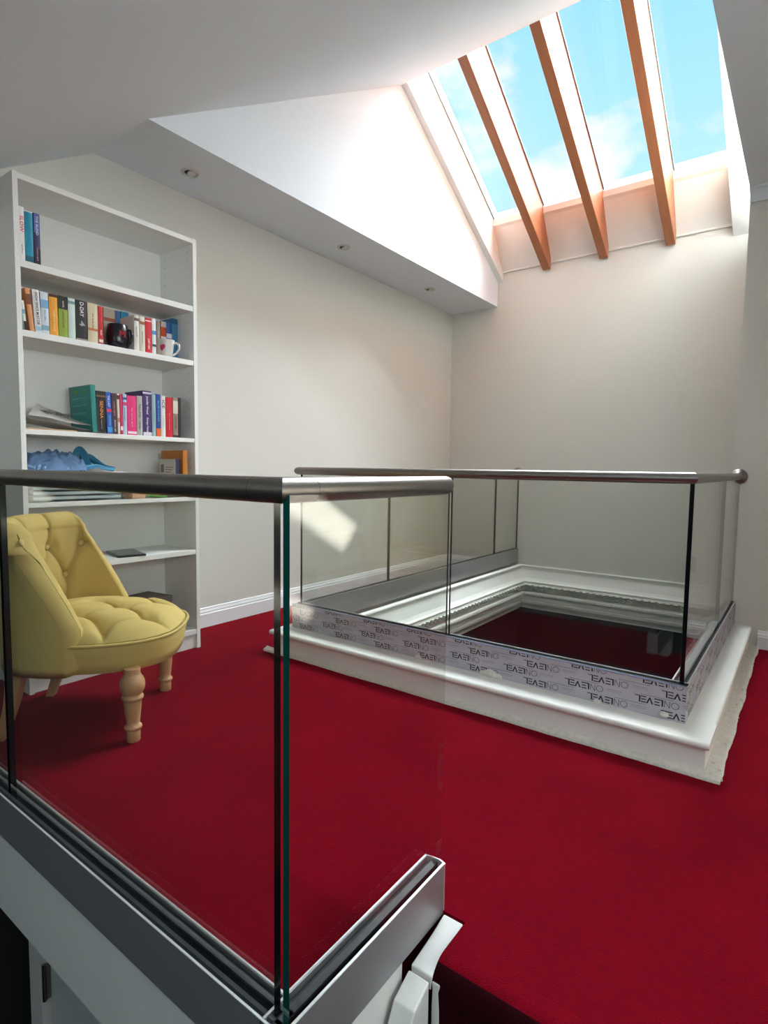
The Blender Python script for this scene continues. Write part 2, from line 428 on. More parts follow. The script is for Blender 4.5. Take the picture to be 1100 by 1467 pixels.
row(1.4394, [
 (.9885, 1.0, 1.56, FR, (214, 224, 216), 'thin pale green booklet leaning against the bookcase side, left end of the second shelf', 4.5, [(0, .3, (30, 30, 40)), (.55, .7, (120, 170, 190))], [], .12),
 (1.006, 1.0245, 1.612, FR, (214, 146, 92), 'orange-brown paperback leaning left beside the white thriller', 5.5, [(.62, .86, (120, 66, 44))], [], .12),
 (1.029, 1.055, 1.613, FR, (222, 220, 216), 'white paperback with tall black spine capitals, leaning slightly left', 3, [(.04, .14, (150, 190, 206))], [('SNOW WHITE MUST DIE', .56, .76, .014, (26, 26, 30))], .12),
 (1.0555, 1.086, 1.61, FR, (206, 216, 222), 'white and pale blue paperback left of the yellow one', 1, [(.62, .82, (120, 164, 200)), (.08, .2, (130, 160, 176))], [('the sea', .45, .25, .01, (110, 150, 170))], .12),
 (1.0875, 1.121, 1.611, FR, (226, 156, 40), 'golden yellow paperback between the pale blue and the black and green ones', .8, [(.93, 1, (60, 30, 20))], [('saffron road', .35, .5, .01, (250, 220, 150))], .12),
 (1.1225, 1.160, 1.613, FR, (142, 160, 52), 'paperback with a black top half and green lower half', 0, [(.68, 1, (34, 32, 30))], [('green lane', .42, .4, .009, (70, 90, 30)), ('NOVEL', .8, .16, .008, (220, 220, 210))], .12),
 (1.161, 1.190, 1.612, FR, (196, 212, 204), 'pale mint paperback left of the thick black one', 0, [(.86, .93, (110, 140, 140))], [], .12),
 (1.191, 1.240, 1.613, FR, (30, 30, 34), 'thick black paperback with white D-DAY spine title', 0, [(0, .04, (150, 140, 130))], [('D-DAY', .78, .36, .022, (232, 230, 228)), ('4', .42, .14, .03, (170, 168, 168))], .125),
 (1.241, 1.285, 1.612, FR, (206, 192, 160), 'thick cream paperback right of the thick black one', 0, [(.3, .36, (190, 110, 60))], [('the long way', .55, .4, .008, (120, 100, 70))], .125),
 (1.286, 1.307, 1.607, FR, (190, 22, 34), 'narrow red paperback just left of the black mug', 0, [(.04, .12, (230, 210, 200))], [('RED', .3, .14, .009, (240, 220, 220))], .12),
 (1.310, 1.362, 1.607, BK, (196, 182, 164), 'thick beige paperback standing half behind the black mug', 0, [(.7, .78, (170, 90, 70))], [], .125),
 (1.363, 1.387, 1.606, BK, (74, 116, 160), 'blue and red paperback directly behind the black mug', 0, [(.3, .7, (186, 60, 60))], [], .125),
 (1.388, 1.424, 1.608, BK, (40, 150, 186), 'turquoise paperback behind the right edge of the black mug', 0, [], [('tide', .78, .2, .012, (220, 240, 246))], .125),
 (1.425, 1.4465, 1.606, BK, (216, 208, 196), 'slim white paperback with brown spots above the black mug handle', 0, [(.82, .9, (120, 84, 70)), (.62, .7, (150, 110, 90))], [], .125),
 (1.4495, 1.475, 1.606, FR, (216, 212, 202), 'white paperback right of the black mug', 0, [(.84, .92, (90, 60, 50))], [('quiet', .55, .3, .008, (120, 110, 100))], .118),
 (1.4755, 1.5035, 1.606, FR, (214, 206, 188), 'cream paperback left of the wide red one', 0, [(.78, .86, (160, 90, 60))], [('harbour', .4, .35, .008, (120, 110, 100))], .118),
 (1.504, 1.5365, 1.606, FR, (200, 26, 40), 'wide bright red paperback between cream and white ones, left of the heart cup', 0, [(.9, .93, (240, 220, 220))], [('JUST LIKE', .25, .3, .011, (250, 236, 230))], .118),
 (1.5375, 1.559, 1.608, FR, (220, 222, 224), 'slim white paperback with blue marks right of the wide red one', 0, [(.55, .66, (80, 130, 190)), (.2, .27, (60, 60, 80))], [], .118),
 (1.560, 1.581, 1.602, FR, (134, 120, 106), 'grey-brown paperback just left of the heart cup', 0, [], [('dust', .6, .2, .007, (200, 190, 180))], .118),
 (1.5835, 1.612, 1.606, BK, (214, 84, 36), 'orange and red paperback above the left rim of the heart cup', 0, [(.5, .62, (236, 226, 220)), (.86, 1, (206, 196, 190))], [], .125),
 (1.6125, 1.642, 1.607, BK, (52, 96, 166), 'blue and white paperback above the heart cup', 0, [(.6, .72, (220, 226, 232)), (.4, .46, (210, 220, 230))], [], .125),
 (1.6425, 1.6745, 1.632, BK, (66, 128, 166), 'tallest blue book at the right end of the second shelf', 0, [(.88, 1, (40, 90, 120))], [], .125),
], G2)
G3 = 'books on the third shelf from the top'
row(1.0604, [
 (1.316, 1.337, 1.2445, FR, (0, 0, 0), '', 0, [], [], 0)][:0], G3)
row(1.0604, [
 (1.268, 1.3115, 1.245, FR, (28, 24, 24), 'thick black paperback with orange SENNA title', 0, [(.86, .9, (120, 90, 60))], [('SENNA', .56, .42, .019, (226, 140, 60)), ('legend', .22, .22, .006, (170, 160, 150))], .13),
 (1.3125, 1.337, 1.244, FR, (30, 84, 176), 'royal blue paperback right of the thick black one', 2.0, [(.52, .6, (214, 60, 90)), (.04, .16, (60, 150, 210))], [('THE LAST', .78, .28, .012, (210, 226, 240)), ('STATION', .32, .25, .012, (120, 190, 230))], .12),
 (1.338, 1.3605, 1.242, FR, (62, 40, 54), 'dark plum paperback right of the royal blue one', 1.5, [], [('midnight', .62, .36, .009, (206, 130, 120)), ('ANNA LEE', .2, .3, .009, (210, 208, 210))], .12),
 (1.3615, 1.374, 1.243, FR, (220, 206, 186), 'thin cream paperback left of the thin pink one', 1.0, [(.86, .96, (60, 50, 50)), (.3, .4, (200, 110, 80))], [], .12),
 (1.375, 1.3875, 1.242, FR, (206, 50, 100), 'thin pink paperback beside the cream one on the third shelf', .8, [(.1, .2, (240, 220, 226))], [], .12),
 (1.3885, 1.4075, 1.244, FR, (180, 194, 214), 'pale blue-grey paperback left of the wide hot pink one', 0, [(.72, .8, (210, 60, 110)), (.86, .92, (40, 70, 130))], [('summer', .5, .34, .008, (60, 90, 150))], .12),
 (1.4085, 1.454, 1.240, FR, (222, 52, 118), 'wide hot pink paperback on the third shelf', 0, [(.03, .09, (244, 220, 230))], [('the party girls', .45, .5, .008, (250, 190, 214))], .13),
 (1.455, 1.4835, 1.244, FR, (172, 170, 164), 'silver-grey paperback left of the tall purple one', 0, [], [('FALLING', .62, .34, .012, (60, 60, 62)), ('away', .25, .2, .012, (70, 70, 72))], .13),
 (1.4845, 1.5295, 1.271, FR, (66, 38, 100), 'tall thick purple book with white title, rising above its neighbours', 0, [(.93, .97, (214, 208, 220)), (.0, .08, (210, 206, 214))], [('Jennifer Wood', .68, .4, .014, (240, 238, 244)), ('Always Home', .24, .34, .014, (240, 238, 244))], .15),
 (1.5305, 1.551, 1.258, FR, (146, 178, 180), 'slim pale teal paperback between the purple and the blue ones', 0, [], [('calm', .5, .3, .006, (90, 120, 124))], .13),
 (1.552, 1.576, 1.262, FR, (30, 66, 148), 'blue book with an orange band at the foot of its spine', 0, [(.0, .19, (232, 104, 30))], [('BLUE WATER', .6, .5, .008, (130, 170, 220))], .13),
 (1.577, 1.602, 1.257, FR, (222, 220, 214), 'white paperback with black block letters near its top', 0, [], [('ICE', .8, .2, .018, (34, 34, 36)), ('a story', .4, .26, .006, (150, 150, 150))], .13),
 (1.6035, 1.640, 1.253, FR, (200, 24, 46), 'bright red paperback near the right end of the third shelf', 0, [], [('the red house', .4, .42, .006, (240, 170, 170))], .13),
 (1.641, 1.670, 1.255, FR, (150, 128, 114), 'brown and white patterned paperback right of the bright red one', 0, [(.6, .92, (206, 196, 184)), (.0, .06, (60, 40, 36))], [('WINTER', .38, .34, .011, (80, 40, 40))], .13),
 (1.671, 1.6865, 1.257, FR, (40, 32, 34), 'thin black book at the right end of the third shelf', 0, [], [], .13),
], G3)
# big teal book shows its front board
tb = book(1.226, 1.2475, 1.0608, 1.262, FR, .19, (26, 128, 122), 'large teal book turned to show its cover beside the loose papers', G3, 2.2, [], [('teal', .2, .001, .001, (40, 150, 150))])
for c in list(tb.children):
    if c.name.startswith('spine_lettering'): bpy.data.objects.remove(c)
bm = B()
MC = Matrix(((1, 0, 0, 0), (0, 0, 1, 0), (0, 1, 0, 0), (0, 0, 0, 1)))
for i, (z, a, b_) in enumerate(((.148, -.07, .06), (.145, -.07, -.02), (.118, -.07, .058), (.115, -.07, .0), (.085, -.07, .05), (.08, -.07, .05), (.05, -.04, .05))):
    box(bm, a, b_, -.0112, -.0108, z, z+.0018)
obj('cover_print', bm, mat('pale teal print', (110, 184, 176), .6), tb)
bm = B()
for x in (-.04, -.03, .045): ball(bm, (x, -.0108, .175), .011, .0006, .011)
obj('cover_emblem', bm, mat('olive emblem', (90, 140, 70), .6), tb)

G4 = 'books standing at the right of the fourth shelf'
bb = book(1.668, 1.6945, .7706, 1.0, -2.462, .185, (186, 116, 40), 'tall ochre-brown hardback standing at the right of the fourth shelf', G4)
nb = book(1.629, 1.6545, .7706, .958, -2.468, .13, (44, 42, 76), 'smaller navy-spined book with pale back cover, in front of the ochre hardback', G4)
bm = B(); box(bm, -.0655, .0655, -.0127, -.0120, .001, .186); obj('back_cover', bm, mat('pale cover', (190, 186, 178), .5), nb)
bm = B(); box(bm, -.055, -.03, -.0131, -.0127, .12, .16)
for k in range(9): box(bm, -.02, .05-.01*(k % 3), -.0131, -.0127, .145-.012*k, .148-.012*k)
obj('cover_print', bm, mat('brown print', (110, 96, 90), .6), nb)

# ------------------------------------------------------------------ mugs
def mug(name, c, prof_o, th, m, label, handle, mh=None):
    t = empty(name, c); tag(t, label, 'mug')
    bm = B(); inner = [(max(r-th, .001), max(z, th*1.3)) for r, z in prof_o][::-1]
    lathe(bm, [(.002, 0)]+prof_o+inner+[(.001, th*1.3)], 40)
    obj('cup_body', bm, m, t, True)
    bm = B(); tube(bm, handle, .0052, 10); obj('handle', bm, mh or m, t, True)
    return t
M_MUGB = mat('black mug glaze', (26, 24, 34), .25)
mg = mug('mug', (-2.507, 1.376, 1.4394), [(.036, 0), (.040, .002), (.046, .03), (.0485, .05), (.046, .08), (.041, .104), (.040, .106)], .004, M_MUGB,
         'black barrel mug with a red M emblem standing in front of the books', [(.8*r_, .6*r_, z_) for r_, z_ in ((.042, .085), (.056, .083), (.064, .064), (.062, .040), (.052, .024), (.042, .018))])
def on_cyl(bm, pts, r, z0, a0, c=(0, 0), lift=.0006):
    pass
def curved_patch(name, polys, R, m, t, a0, z0, lift=.0006, n=1):
    """polys: flat outlines (u along the wall, v up), wrapped around radius function R(z)"""
    bm = B()
    for p in polys:
        vs = []
        for u, v in p:
            z = z0+v; r = R(z)+lift; a = a0+u/r
            vs.append(bm.verts.new((r*math.cos(a), r*math.sin(a), z)))
        bm.faces.new(vs)
    bmesh.ops.solidify(bm, geom=bm.faces[:], thickness=-.0004)
    return obj(name, bm, m, t)
Rm = lambda z: .0485-.0000*z if .03 < z < .06 else (.047 if z < .1 else .042)
def letterM(s, w):
    st = []
    for k in range(7):
        pass
    return [[(-s, -s), (-s+w, -s), (-s+w, s), (-s, s)], [(s-w, -s), (s, -s), (s, s), (s-w, s)], [(-s+w, s), (-s+w, s*.2), (0, -s*.5), (0, s*.1)], [(s-w, s), (0, s*.1), (0, -s*.5), (s-w, s*.2)]]
azc = math.atan2(0-1.374, 0+2.507)
curved_patch('red_emblem', letterM(.014, .008), lambda z: .0487, mat('red print', (190, 20, 34), .4), mg, azc+.42, .062)

M_CUPW = mat('white porcelain', (226, 224, 218), .2)
cu = mug('mug', (-2.503, 1.612, 1.4394), [(.026, 0), (.028, .002), (.032, .03), (.036, .058), (.0405, .080), (.041, .082)], .003, M_CUPW,
         'white porcelain cup with a pink heart near the right end of the second shelf', [(.8*r_, .6*r_, z_) for r_, z_ in ((.034, .064), (.050, .070), (.063, .060), (.063, .042), (.050, .022), (.031, .012))])
heart = []
for i in range(40):
    a = 2*PI*i/40
    heart.append((.00115*16*math.sin(a)**3*.9, .00115*(13*math.cos(a)-5*math.cos(2*a)-2*math.cos(3*a)-math.cos(4*a))))
Rc = lambda z: .029+ (.0405-.029)*(z/.08)
azc2 = math.atan2(-1.612, 2.503)
curved_patch('pink_heart', [heart], Rc, mat('pink print', (206, 66, 104), .4), cu, azc2-.55, .044)

# ------------------------------------------------------------------ loose papers, cloth, box and small things
def sheet(name, corners, m, lift=0, n=10, wave=.003, th=.0004, seed=1):
    bm = B(); rnd = random.Random(seed); ph = rnd.random()*6
    c = [Vector(p) for p in corners]; g = []
    for i in range(n+1):
        r = []
        for j in range(n+1):
            u, v = i/n, j/n
            p = c[0]*(1-u)*(1-v)+c[1]*u*(1-v)+c[2]*u*v+c[3]*(1-u)*v
            p.z += wave*math.sin(u*4+ph)*math.sin(v*3+ph)*math.sin(PI*u)
            r.append(bm.verts.new(p))
        g.append(r)
    for i in range(n):
        for j in range(n): bm.faces.new((g[i][j], g[i+1][j], g[i+1][j+1], g[i][j+1]))
    bmesh.ops.solidify(bm, geom=bm.faces[:], thickness=th)
    return obj(name, bm, m, smooth=False)
M_PAP = mat('white paper', (224, 220, 216), .8)
SZ = 1.0604
G5 = 'loose papers on the third shelf'
# bottom stack
bm = B(); box(bm, -2.69, -2.47, .974, 1.17, SZ, SZ+.006); o = obj('paper_pad', bm, mat('tan card', (176, 140, 110), .8)); tag(o, 'thin tan cardboard pad at the bottom of the loose papers', 'paper pad')
o = sheet('paper_sheet', [(-2.47, .972, SZ+.046), (-2.462, 1.30, SZ+.003), (-2.66, 1.215, SZ+.006), (-2.70, .972, SZ+.052)], M_PAP, wave=.004, th=.005, seed=3); tag(o, 'thick fold of white papers drooping to the right under the scribbled sheet', 'paper', G5)
o = sheet('paper_sheet', [(-2.475, .985, SZ+.056), (-2.465, 1.235, SZ+.030), (-2.57, 1.20, SZ+.060), (-2.63, 1.085, SZ+.120)], M_PAP, wave=.006, th=.0006, seed=4); tag(o, 'topmost white sheet covered with pencil scribble', 'paper', G5)
bm = B(); rnd = random.Random(5)
for k in range(9):
    u = .35+.055*k; x = -2.50-.01*(k % 3); yy = .99+.24*u
    pts = [Vector((x-.03+.02*math.cos(t*1.7+k), yy+.012*math.sin(t*2.3), 0)) for t in range(6)]
    for p in pts: p.z = SZ+.056-.026*((p.y-.985)/.25)+(-(p.x+2.47))*.42+.004
    tube(bm, pts, .0006, 4)
s_ = obj('scribble', bm, mat('pencil grey', (96, 84, 88), .8)); s_.parent = o
o = sheet('letter', [(-2.445, 1.235, SZ+.004), (-2.448, 1.345, SZ+.002), (-2.50, 1.225, SZ+.003), (-2.50, 1.20, SZ+.004)], mat('envelope', (214, 214, 222), .7), wave=.0, th=.001, seed=6); tag(o, 'white envelope corner poking over the front edge of the third shelf', 'letter')
bm = B(); box(bm, -2.52, -2.465, .969, .974, SZ, SZ+.045); o = obj('card', bm, mat('green card', (90, 160, 100), .6)); tag(o, 'small green card standing against the left side of the third shelf', 'card')

# clear storage box
z0 = .7706
sb = empty('storage_box', (-2.585, 1.18, z0)); tag(sb, 'clear plastic storage box holding white ribbed trays on the fourth shelf', 'storage box')
M_CLR = glass_mat('clear plastic', (.90, .93, .94))
bm = B()
x0, x1, y0_, y1_, h = -.115, .115, -.205, .19, .112
box(bm, x0, x1, y0_, y1_, 0, .003)
for s in (0, 1):
    box(bm, x0, x1, (y0_, y1_-.002)[s], (y0_+.002, y1_)[s], .003, h); box(bm, (x0, x1-.002)[s], (x0+.002, x1)[s], y0_+.002, y1_-.002, .003, h)
obj('box_body', bm, M_CLR, sb)
bm = B(); box(bm, x0-.004, x1+.004, y0_-.004, y1_+.004, h, h+.012); obj('box_lid', bm, mat('frosted lid', (206, 208, 206), .4), sb, bevel=.003)
for k in range(5):
    bm = B(); box(bm, x0+.012, x1-.006, y0_+.02, y1_-.012, .008+.02*k, .020+.02*k); obj('inner_tray', bm, mat('white tray', (214, 216, 212), .5), sb, bevel=.003)

def ribbon(bm, pts, widths, n=14, seed=0, r=.016):
    P = [Vector(p) for p in pts]; out = []
    for i in range(len(P)-1):
        for k in range(6):
            t = k/6; p0 = P[max(i-1, 0)]; p1 = P[i]; p2 = P[i+1]; p3 = P[min(i+2, len(P)-1)]
            out.append(.5*((2*p1)+(p2-p0)*t+(2*p0-5*p1+4*p2-p3)*t*t+(3*p1-p0-3*p2+p3)*t**3))
    out.append(P[-1]); N = len(out); rings = []
    prev = None
    for i, p in enumerate(out):
        d = (out[min(i+1, N-1)]-out[max(i-1, 0)]).normalized()
        u = d.orthogonal().normalized() if prev is None else (prev-d*prev.dot(d)).normalized(); prev = u; v = d.cross(u)
        f = i/(N-1); w = widths[0]+(widths[1]-widths[0])*f
        rings.append([p+u*(w*math.cos(2*PI*k/n)*(1+.28*math.sin(4*2*PI*k/n+6*f+seed)))+v*(w*.7*math.sin(2*PI*k/n)*(1+.28*math.cos(3*2*PI*k/n+5*f+seed))) for k in range(n)])
    loft(bm, rings)
def cloth(name, strands, m, label, seed, cat='cloth'):
    """crumpled cloth: sheet draped in folds over a heap"""
    bm = B(); rnd = random.Random(seed)
    nx, ny = 46, 70
    cx, cy, a, b_, hh = strands
    fr = [(rnd.uniform(5, 16), rnd.uniform(-9, 9), rnd.random()*6, rnd.uniform(.008, .020)) for _ in range(5)]
    g = []
    for i in range(nx+1):
        r = []
        for j in range(ny+1):
            u = i/nx*2-1; v = j/ny*2-1
            rr = max(abs(u), abs(v)); base = hh*(1-rr**3)
            w = 0
            for k, (fa, fb, ph, am) in enumerate(fr): w += am*abs(math.sin(fa*u+fb*v+ph+1.2*math.sin(2*v+k)))
            edge = 1-rr**6
            sq = math.sqrt(max(1e-6, 1-.35*min(u*u, v*v)))
            rag = 1+.10*math.sin(7*math.atan2(v, u)+seed)*rr
            r.append(bm.verts.new((cx+a*u*sq*rag, cy+b_*v*sq*rag, strands_z+max(.002, base+(w-.01)*edge))))
        g.append(r)
    for i in range(nx):
        for j in range(ny): bm.faces.new((g[i][j], g[i+1][j], g[i+1][j+1], g[i][j+1]))
    bmesh.ops.solidify(bm, geom=bm.faces[:], thickness=.0015)
    for k in range(9):
        y_a = cy-b_*.85+k*.16*b_; zz = strands_z+hh*.8
        ribbon(bm, [(cx+a*.9, y_a+rnd.uniform(-.02, .02), strands_z+.010), (cx+a*.5, y_a+rnd.uniform(-.03, .04), zz+rnd.uniform(-.004, .008)), (cx+a*.1, y_a+rnd.uniform(0, .06), zz+rnd.uniform(.004, .016)), (cx-a*.3, y_a+rnd.uniform(.02, .09), zz+.004)], (rnd.uniform(.004, .007), .004), 14, k)
    o = obj(name, bm, m, smooth=True); tag(o, label, cat); return o
strands_z = z0+.126
M_BLU = mat('light blue cotton', (140, 176, 216), .9, bump=.3, scale=300, var=.08)
M_TEAL = mat('teal cotton', (44, 110, 138), .9, bump=.3, scale=300, var=.1)
c1 = cloth('cloth', (-2.575, 1.115, .085, .125, .03), M_BLU, 'crumpled light blue cloth heaped on the clear storage box', 3)
# teal cloth: a twisted rope of fabric standing up and falling over to the right
tc_ = empty('scarf', (-2.55, 1.25, strands_z)); tag(tc_, 'twisted dark teal scarf looped up from the light blue cloth', 'scarf')
bm = B(); ribbon(bm, [(0, -.09, .014), (.0, -.06, .035), (.005, -.052, .07), (0, -.035, .088), (-.005, -.015, .07), (0, -.008, .03), (.01, 0, .01)], (.016, .018), 24, 1)
obj('loop', bm, M_TEAL, tc_, True)
bm = B(); ribbon(bm, [(-.01, -.02, .05), (-.005, .005, .06), (.0, .03, .045), (.01, .06, .022), (.02, .09, .012), (.02, .105, .008)], (.016, .011), 24, 2)
obj('tail', bm, M_TEAL, tc_, True)
bm = B(); ribbon(bm, [(.03, -.05, .008), (.035, -.02, .016), (.04, .02, .022), (.04, .05, .014), (.04, .095, .006)], (.011, .008), 24, 3)
obj('fold', bm, mat('sky blue cotton', (92, 160, 200), .9, bump=.3, scale=300), tc_, True)

bm = B(); box(bm, -.035, .035, -.04, .04, 0, .03); o = obj('wooden_block', bm, mat('light wood', (176, 134, 104), .6, var=.15, scale=30, aniso=(1, 6, 1)), bevel=.003)
o.location = (-2.51, 1.437, z0); o.rotation_euler = (0, 0, .25); tag(o, 'small light wooden block on the fourth shelf right of the clear box', 'block')
bm = B(); tube(bm, [(-2.50, 1.475, z0+.012), (-2.50, 1.50, z0+.02), (-2.51, 1.53, z0+.028), (-2.53, 1.56, z0+.02), (-2.56, 1.59, z0+.004)], .0018, 8); o = obj('cable', bm, mat('white cable', (226, 224, 220), .4), smooth=True); tag(o, 'thin white cable curling beside the wooden block', 'cable')
gd = empty('packet', (-2.52, 1.555, z0)); tag(gd, 'flat bright green packet lying on the fourth shelf before the books', 'packet')
bm = B(); ball(bm, (0, 0, .012), .04, .055, .012, 20, 10); obj('packet_body', bm, mat('green plastic', (120, 178, 80), .35, bump=.5, scale=60), gd, True)
bm = B(); box(bm, -.036, .036, .054, .062, .008, .013); obj('packet_seal', bm, mat('green plastic seal', (150, 200, 110), .35), gd)
gd.location.x = -2.50

# tablet on the fifth shelf
tb_ = empty('tablet', (-2.545, 1.418, .5064), math.radians(-14)); tag(tb_, 'slim black tablet lying on the fifth shelf right of the chair back', 'tablet')
bm = B(); box(bm, -.115, .09, -.062, .062, 0, .009); obj('tablet_body', bm, M_BLACK, tb_, bevel=.003)
bm = B(); box(bm, -.105, .08, -.054, .054, .009, .0096); obj('tablet_screen', bm, mat('dark screen', (36, 40, 44), .12), tb_)
# dark box on the bottom shelf
db = empty('box', (-2.56, 1.565, .0984), math.radians(8)); tag(db, 'grey-brown cardboard box on the bottom shelf behind the chair seat', 'box')
bm = B(); box(bm, -.12, .055, -.12, .06, 0, .155); obj('box_body', bm, mat('grey brown card', (104, 94, 88), .7), db, bevel=.002)
bm = B(); box(bm, -.123, .058, -.123, .063, .155, .182); obj('box_lid', bm, mat('dark lid card', (92, 80, 74), .7), db, bevel=.002)

# ------------------------------------------------------------------ mustard chair
ch = empty('slipper_chair', (-2.09, 1.03, 0), math.atan2(.697, .717))
tag(ch, 'mustard yellow button-tufted tub chair with turned oak legs in front of the bookcase', 'chair')
# local axes: x = forward, y = left (far side), -y = near side
def sup(a, b, n, th):
    c, s = math.cos(th), math.sin(th)
    return a*abs(c)**(2/n)*(1 if c >= 0 else -1), b*abs(s)**(2/n)*(1 if s >= 0 else -1)
def seat_outline(k, grow=0, N=120):
    """closed outline, squarish round front, rounder back"""
    out = []
    for i in range(N):
        th = 2*PI*i/N
        if math.cos(th) >= 0: x, y = sup(.305+grow, .255+grow, 2.7, th)
        else: x, y = sup(.24+grow, .255+grow, 2.5, th)
        out.append((x, y))
    return out
# apron / seat base
bm = B(); rings = []
for z, g in ((.232, -.012), (.236, .0), (.27, .008), (.30, .014), (.325, .018), (.333, .014)):
    rings.append([Vector((x, y, z)) for x, y in seat_outline(1, g)])
loft(bm, rings)
obj('seat_base', bm, M_MUST, ch, True)
bm = B()
tp = [Vector((x, y, .334)) for x, y in seat_outline(1, .019)]
R_ = []
for i, p in enumerate(tp):
    d = (tp[(i+1) % 120]-tp[i-1]).normalized(); n_ = d.cross(Vector((0, 0, 1)))
    R_.append([p+n_*(.0058*math.cos(2*PI*k/8))+Vector((0, 0, .0058*math.sin(2*PI*k/8))) for k in range(8)])
loft(bm, R_+[R_[0]], caps=False)
obj('piping', bm, M_MUST, ch, True)
# tufted cushion
def seg_d(p, a, b):
    px, py = p; ax, ay = a; bx, by = b; dx, dy = bx-ax, by-ay; L = dx*dx+dy*dy
    t = 0 if L == 0 else max(0, min(1, ((px-ax)*dx+(py-ay)*dy)/L))
    return math.hypot(px-ax-t*dx, py-ay-t*dy), t
st_pts = [(.215, -.10), (.215, .10), (.10, -.195), (.10, 0), (.10, .195), (-.02, -.10), (-.02, .10), (-.13, 0)]
st_edg = [(0, 3), (1, 3), (0, 2), (1, 4), (3, 5), (3, 6), (2, 5), (4, 6), (5, 7), (6, 7)]
st_seg = [(st_pts[a], st_pts[b]) for a, b in st_edg]+[(st_pts[0], (.33, -.13)), (st_pts[1], (.33, .13)), (st_pts[2], (.13, -.30)), (st_pts[4], (.13, .30))]
def tuft(p, pts, segs, A=.028, r=.032, Bc=.016, w=.0055):
    d = 0
    for q in pts:
        d += A*math.exp(-((p[0]-q[0])**2+(p[1]-q[1])**2)/(r*r))
    m = min(seg_d(p, a, b)[0] for a, b in segs)
    d += Bc*math.exp(-(m/w)**2)+Bc*.7*math.exp(-(m/(w*3.6))**2)
    return d
bm = B(); NR, NT = 110, 240; grid = []
base = [sup(.317 if math.cos(2*PI*i/NT) >= 0 else .25, .266, 2.7 if math.cos(2*PI*i/NT) >= 0 else 2.5, 2*PI*i/NT) for i in range(NT)]
for k in range(1, NR+1):
    f = k/NR
    ff = math.sin(f*PI/2)**.9 if False else f
    r = []
    for x, y in base:
        X, Y = x*ff, y*ff
        edge = (1-ff**7)
        z = .338+.062*edge+.012*(1-ff**2)
        if f < .995: z -= tuft((X, Y), st_pts, st_seg)*min(1, edge*1.6)
        r.append(bm.verts.new((X, Y, max(.336, z))))
    grid.append(r)
cv = bm.verts.new((0, 0, .412-tuft((0, 0), st_pts, st_seg)))
for i in range(NT): bm.faces.new((cv, grid[0][i], grid[0][(i+1) % NT]))
for k in range(NR-1):
    for i in range(NT): bm.faces.new((grid[k][i], grid[k][(i+1) % NT], grid[k+1][(i+1) % NT], grid[k+1][i]))
bm.faces.new(grid[-1][::-1])
obj('seat', bm, M_MUST, ch, True)
# wrap-around back
FE = [(.24, .040), (.33, .040), (.385, .040), (.45, .008), (.52, -.030), (.594, -.075), (.65, -.105), (.70, -.125), (.76, -.150), (.80, -.155)]
def fe(z):
    for (a, b), (c, d) in zip(FE, FE[1:]):
        if z <= c: return b+(d-b)*(max(z, a)-a)/(c-a)
    return FE[-1][1]
def plan(u, z):
    """u in -1..1 along the curve at height z; returns point and outward normal"""
    F = fe(z); A, Bq, n = .255, .262, 2.35
    pts = []
    for i in range(61):
        th = PI/2*i/60
        x, y = -A*max(0, math.cos(th))**(2/n), Bq*max(0, math.sin(th))**(2/n)
        if x > F:
            if pts:
                px_, py_ = pts[-1]; t_ = (F-px_)/(x-px_); pts.append((F, py_+(y-py_)*t_))
            break
        pts.append((x, y))
    if F > 0: pts.append((F, Bq))
    L = [0]
    for a, b in zip(pts, pts[1:]): L.append(L[-1]+math.hypot(b[0]-a[0], b[1]-a[1]))
    s = abs(u)*L[-1]; k = 0
    while k < len(L)-2 and L[k+1] < s: k += 1
    t = 0 if L[k+1] == L[k] else (s-L[k])/(L[k+1]-L[k])
    x = pts[k][0]+(pts[k+1][0]-pts[k][0])*t; y = pts[k][1]+(pts[k+1][1]-pts[k][1])*t
    dx, dy = pts[k+1][0]-pts[k][0], pts[k+1][1]-pts[k][1]; l = math.hypot(dx, dy) or 1
    nx, ny = -dy/l, dx/l
    sg = 1 if u >= 0 else -1
    return x, y*sg, nx, ny*sg, s*sg, L[-1]
from functools import lru_cache
plan = lru_cache(None)(plan)
def sstep(a, b, x): t = max(0, min(1, (x-a)/(b-a))); return t*t*(3-2*t)
prof = []
for i in range(58): t = i/57; z = .335+(.678-.335)*t; prof.append((-.036-.010*math.sin(PI*t), z, 'i'))
NI = 58
for a in range(0, 261, 10):
    an = math.radians(180-a); prof.append((.014+.052*math.cos(an), .684+.052*math.sin(an), 'r'))
for i in range(1, 14): t = i/13; prof.append((.024-.004*t, .626+(.236-.626)*t, 'o'))
NP = len(prof); NU = 260
bt = []  # buttons: (arc position, z)
BTN = [(-.29, .612), (-.15, .605), (0, .605), (.15, .605), (.29, .612), (-.225, .49), (-.075, .49), (.075, .49), (.225, .49)]
BSEG = []
for q0 in (0, 1, 2, 3, 4):
    for q1 in (5, 6, 7, 8):
        if abs(BTN[q0][0]-BTN[q1][0]) < .1: BSEG.append((BTN[q0], BTN[q1]))
    BSEG.append((BTN[q0], (BTN[q0][0]*1.02, .84)))
for q1 in (5, 6, 7, 8): BSEG.append((BTN[q1], (BTN[q1][0], .30)))
BSEG += [((.29, .612), (.42, .612)), ((-.29, .612), (-.40, .612))]
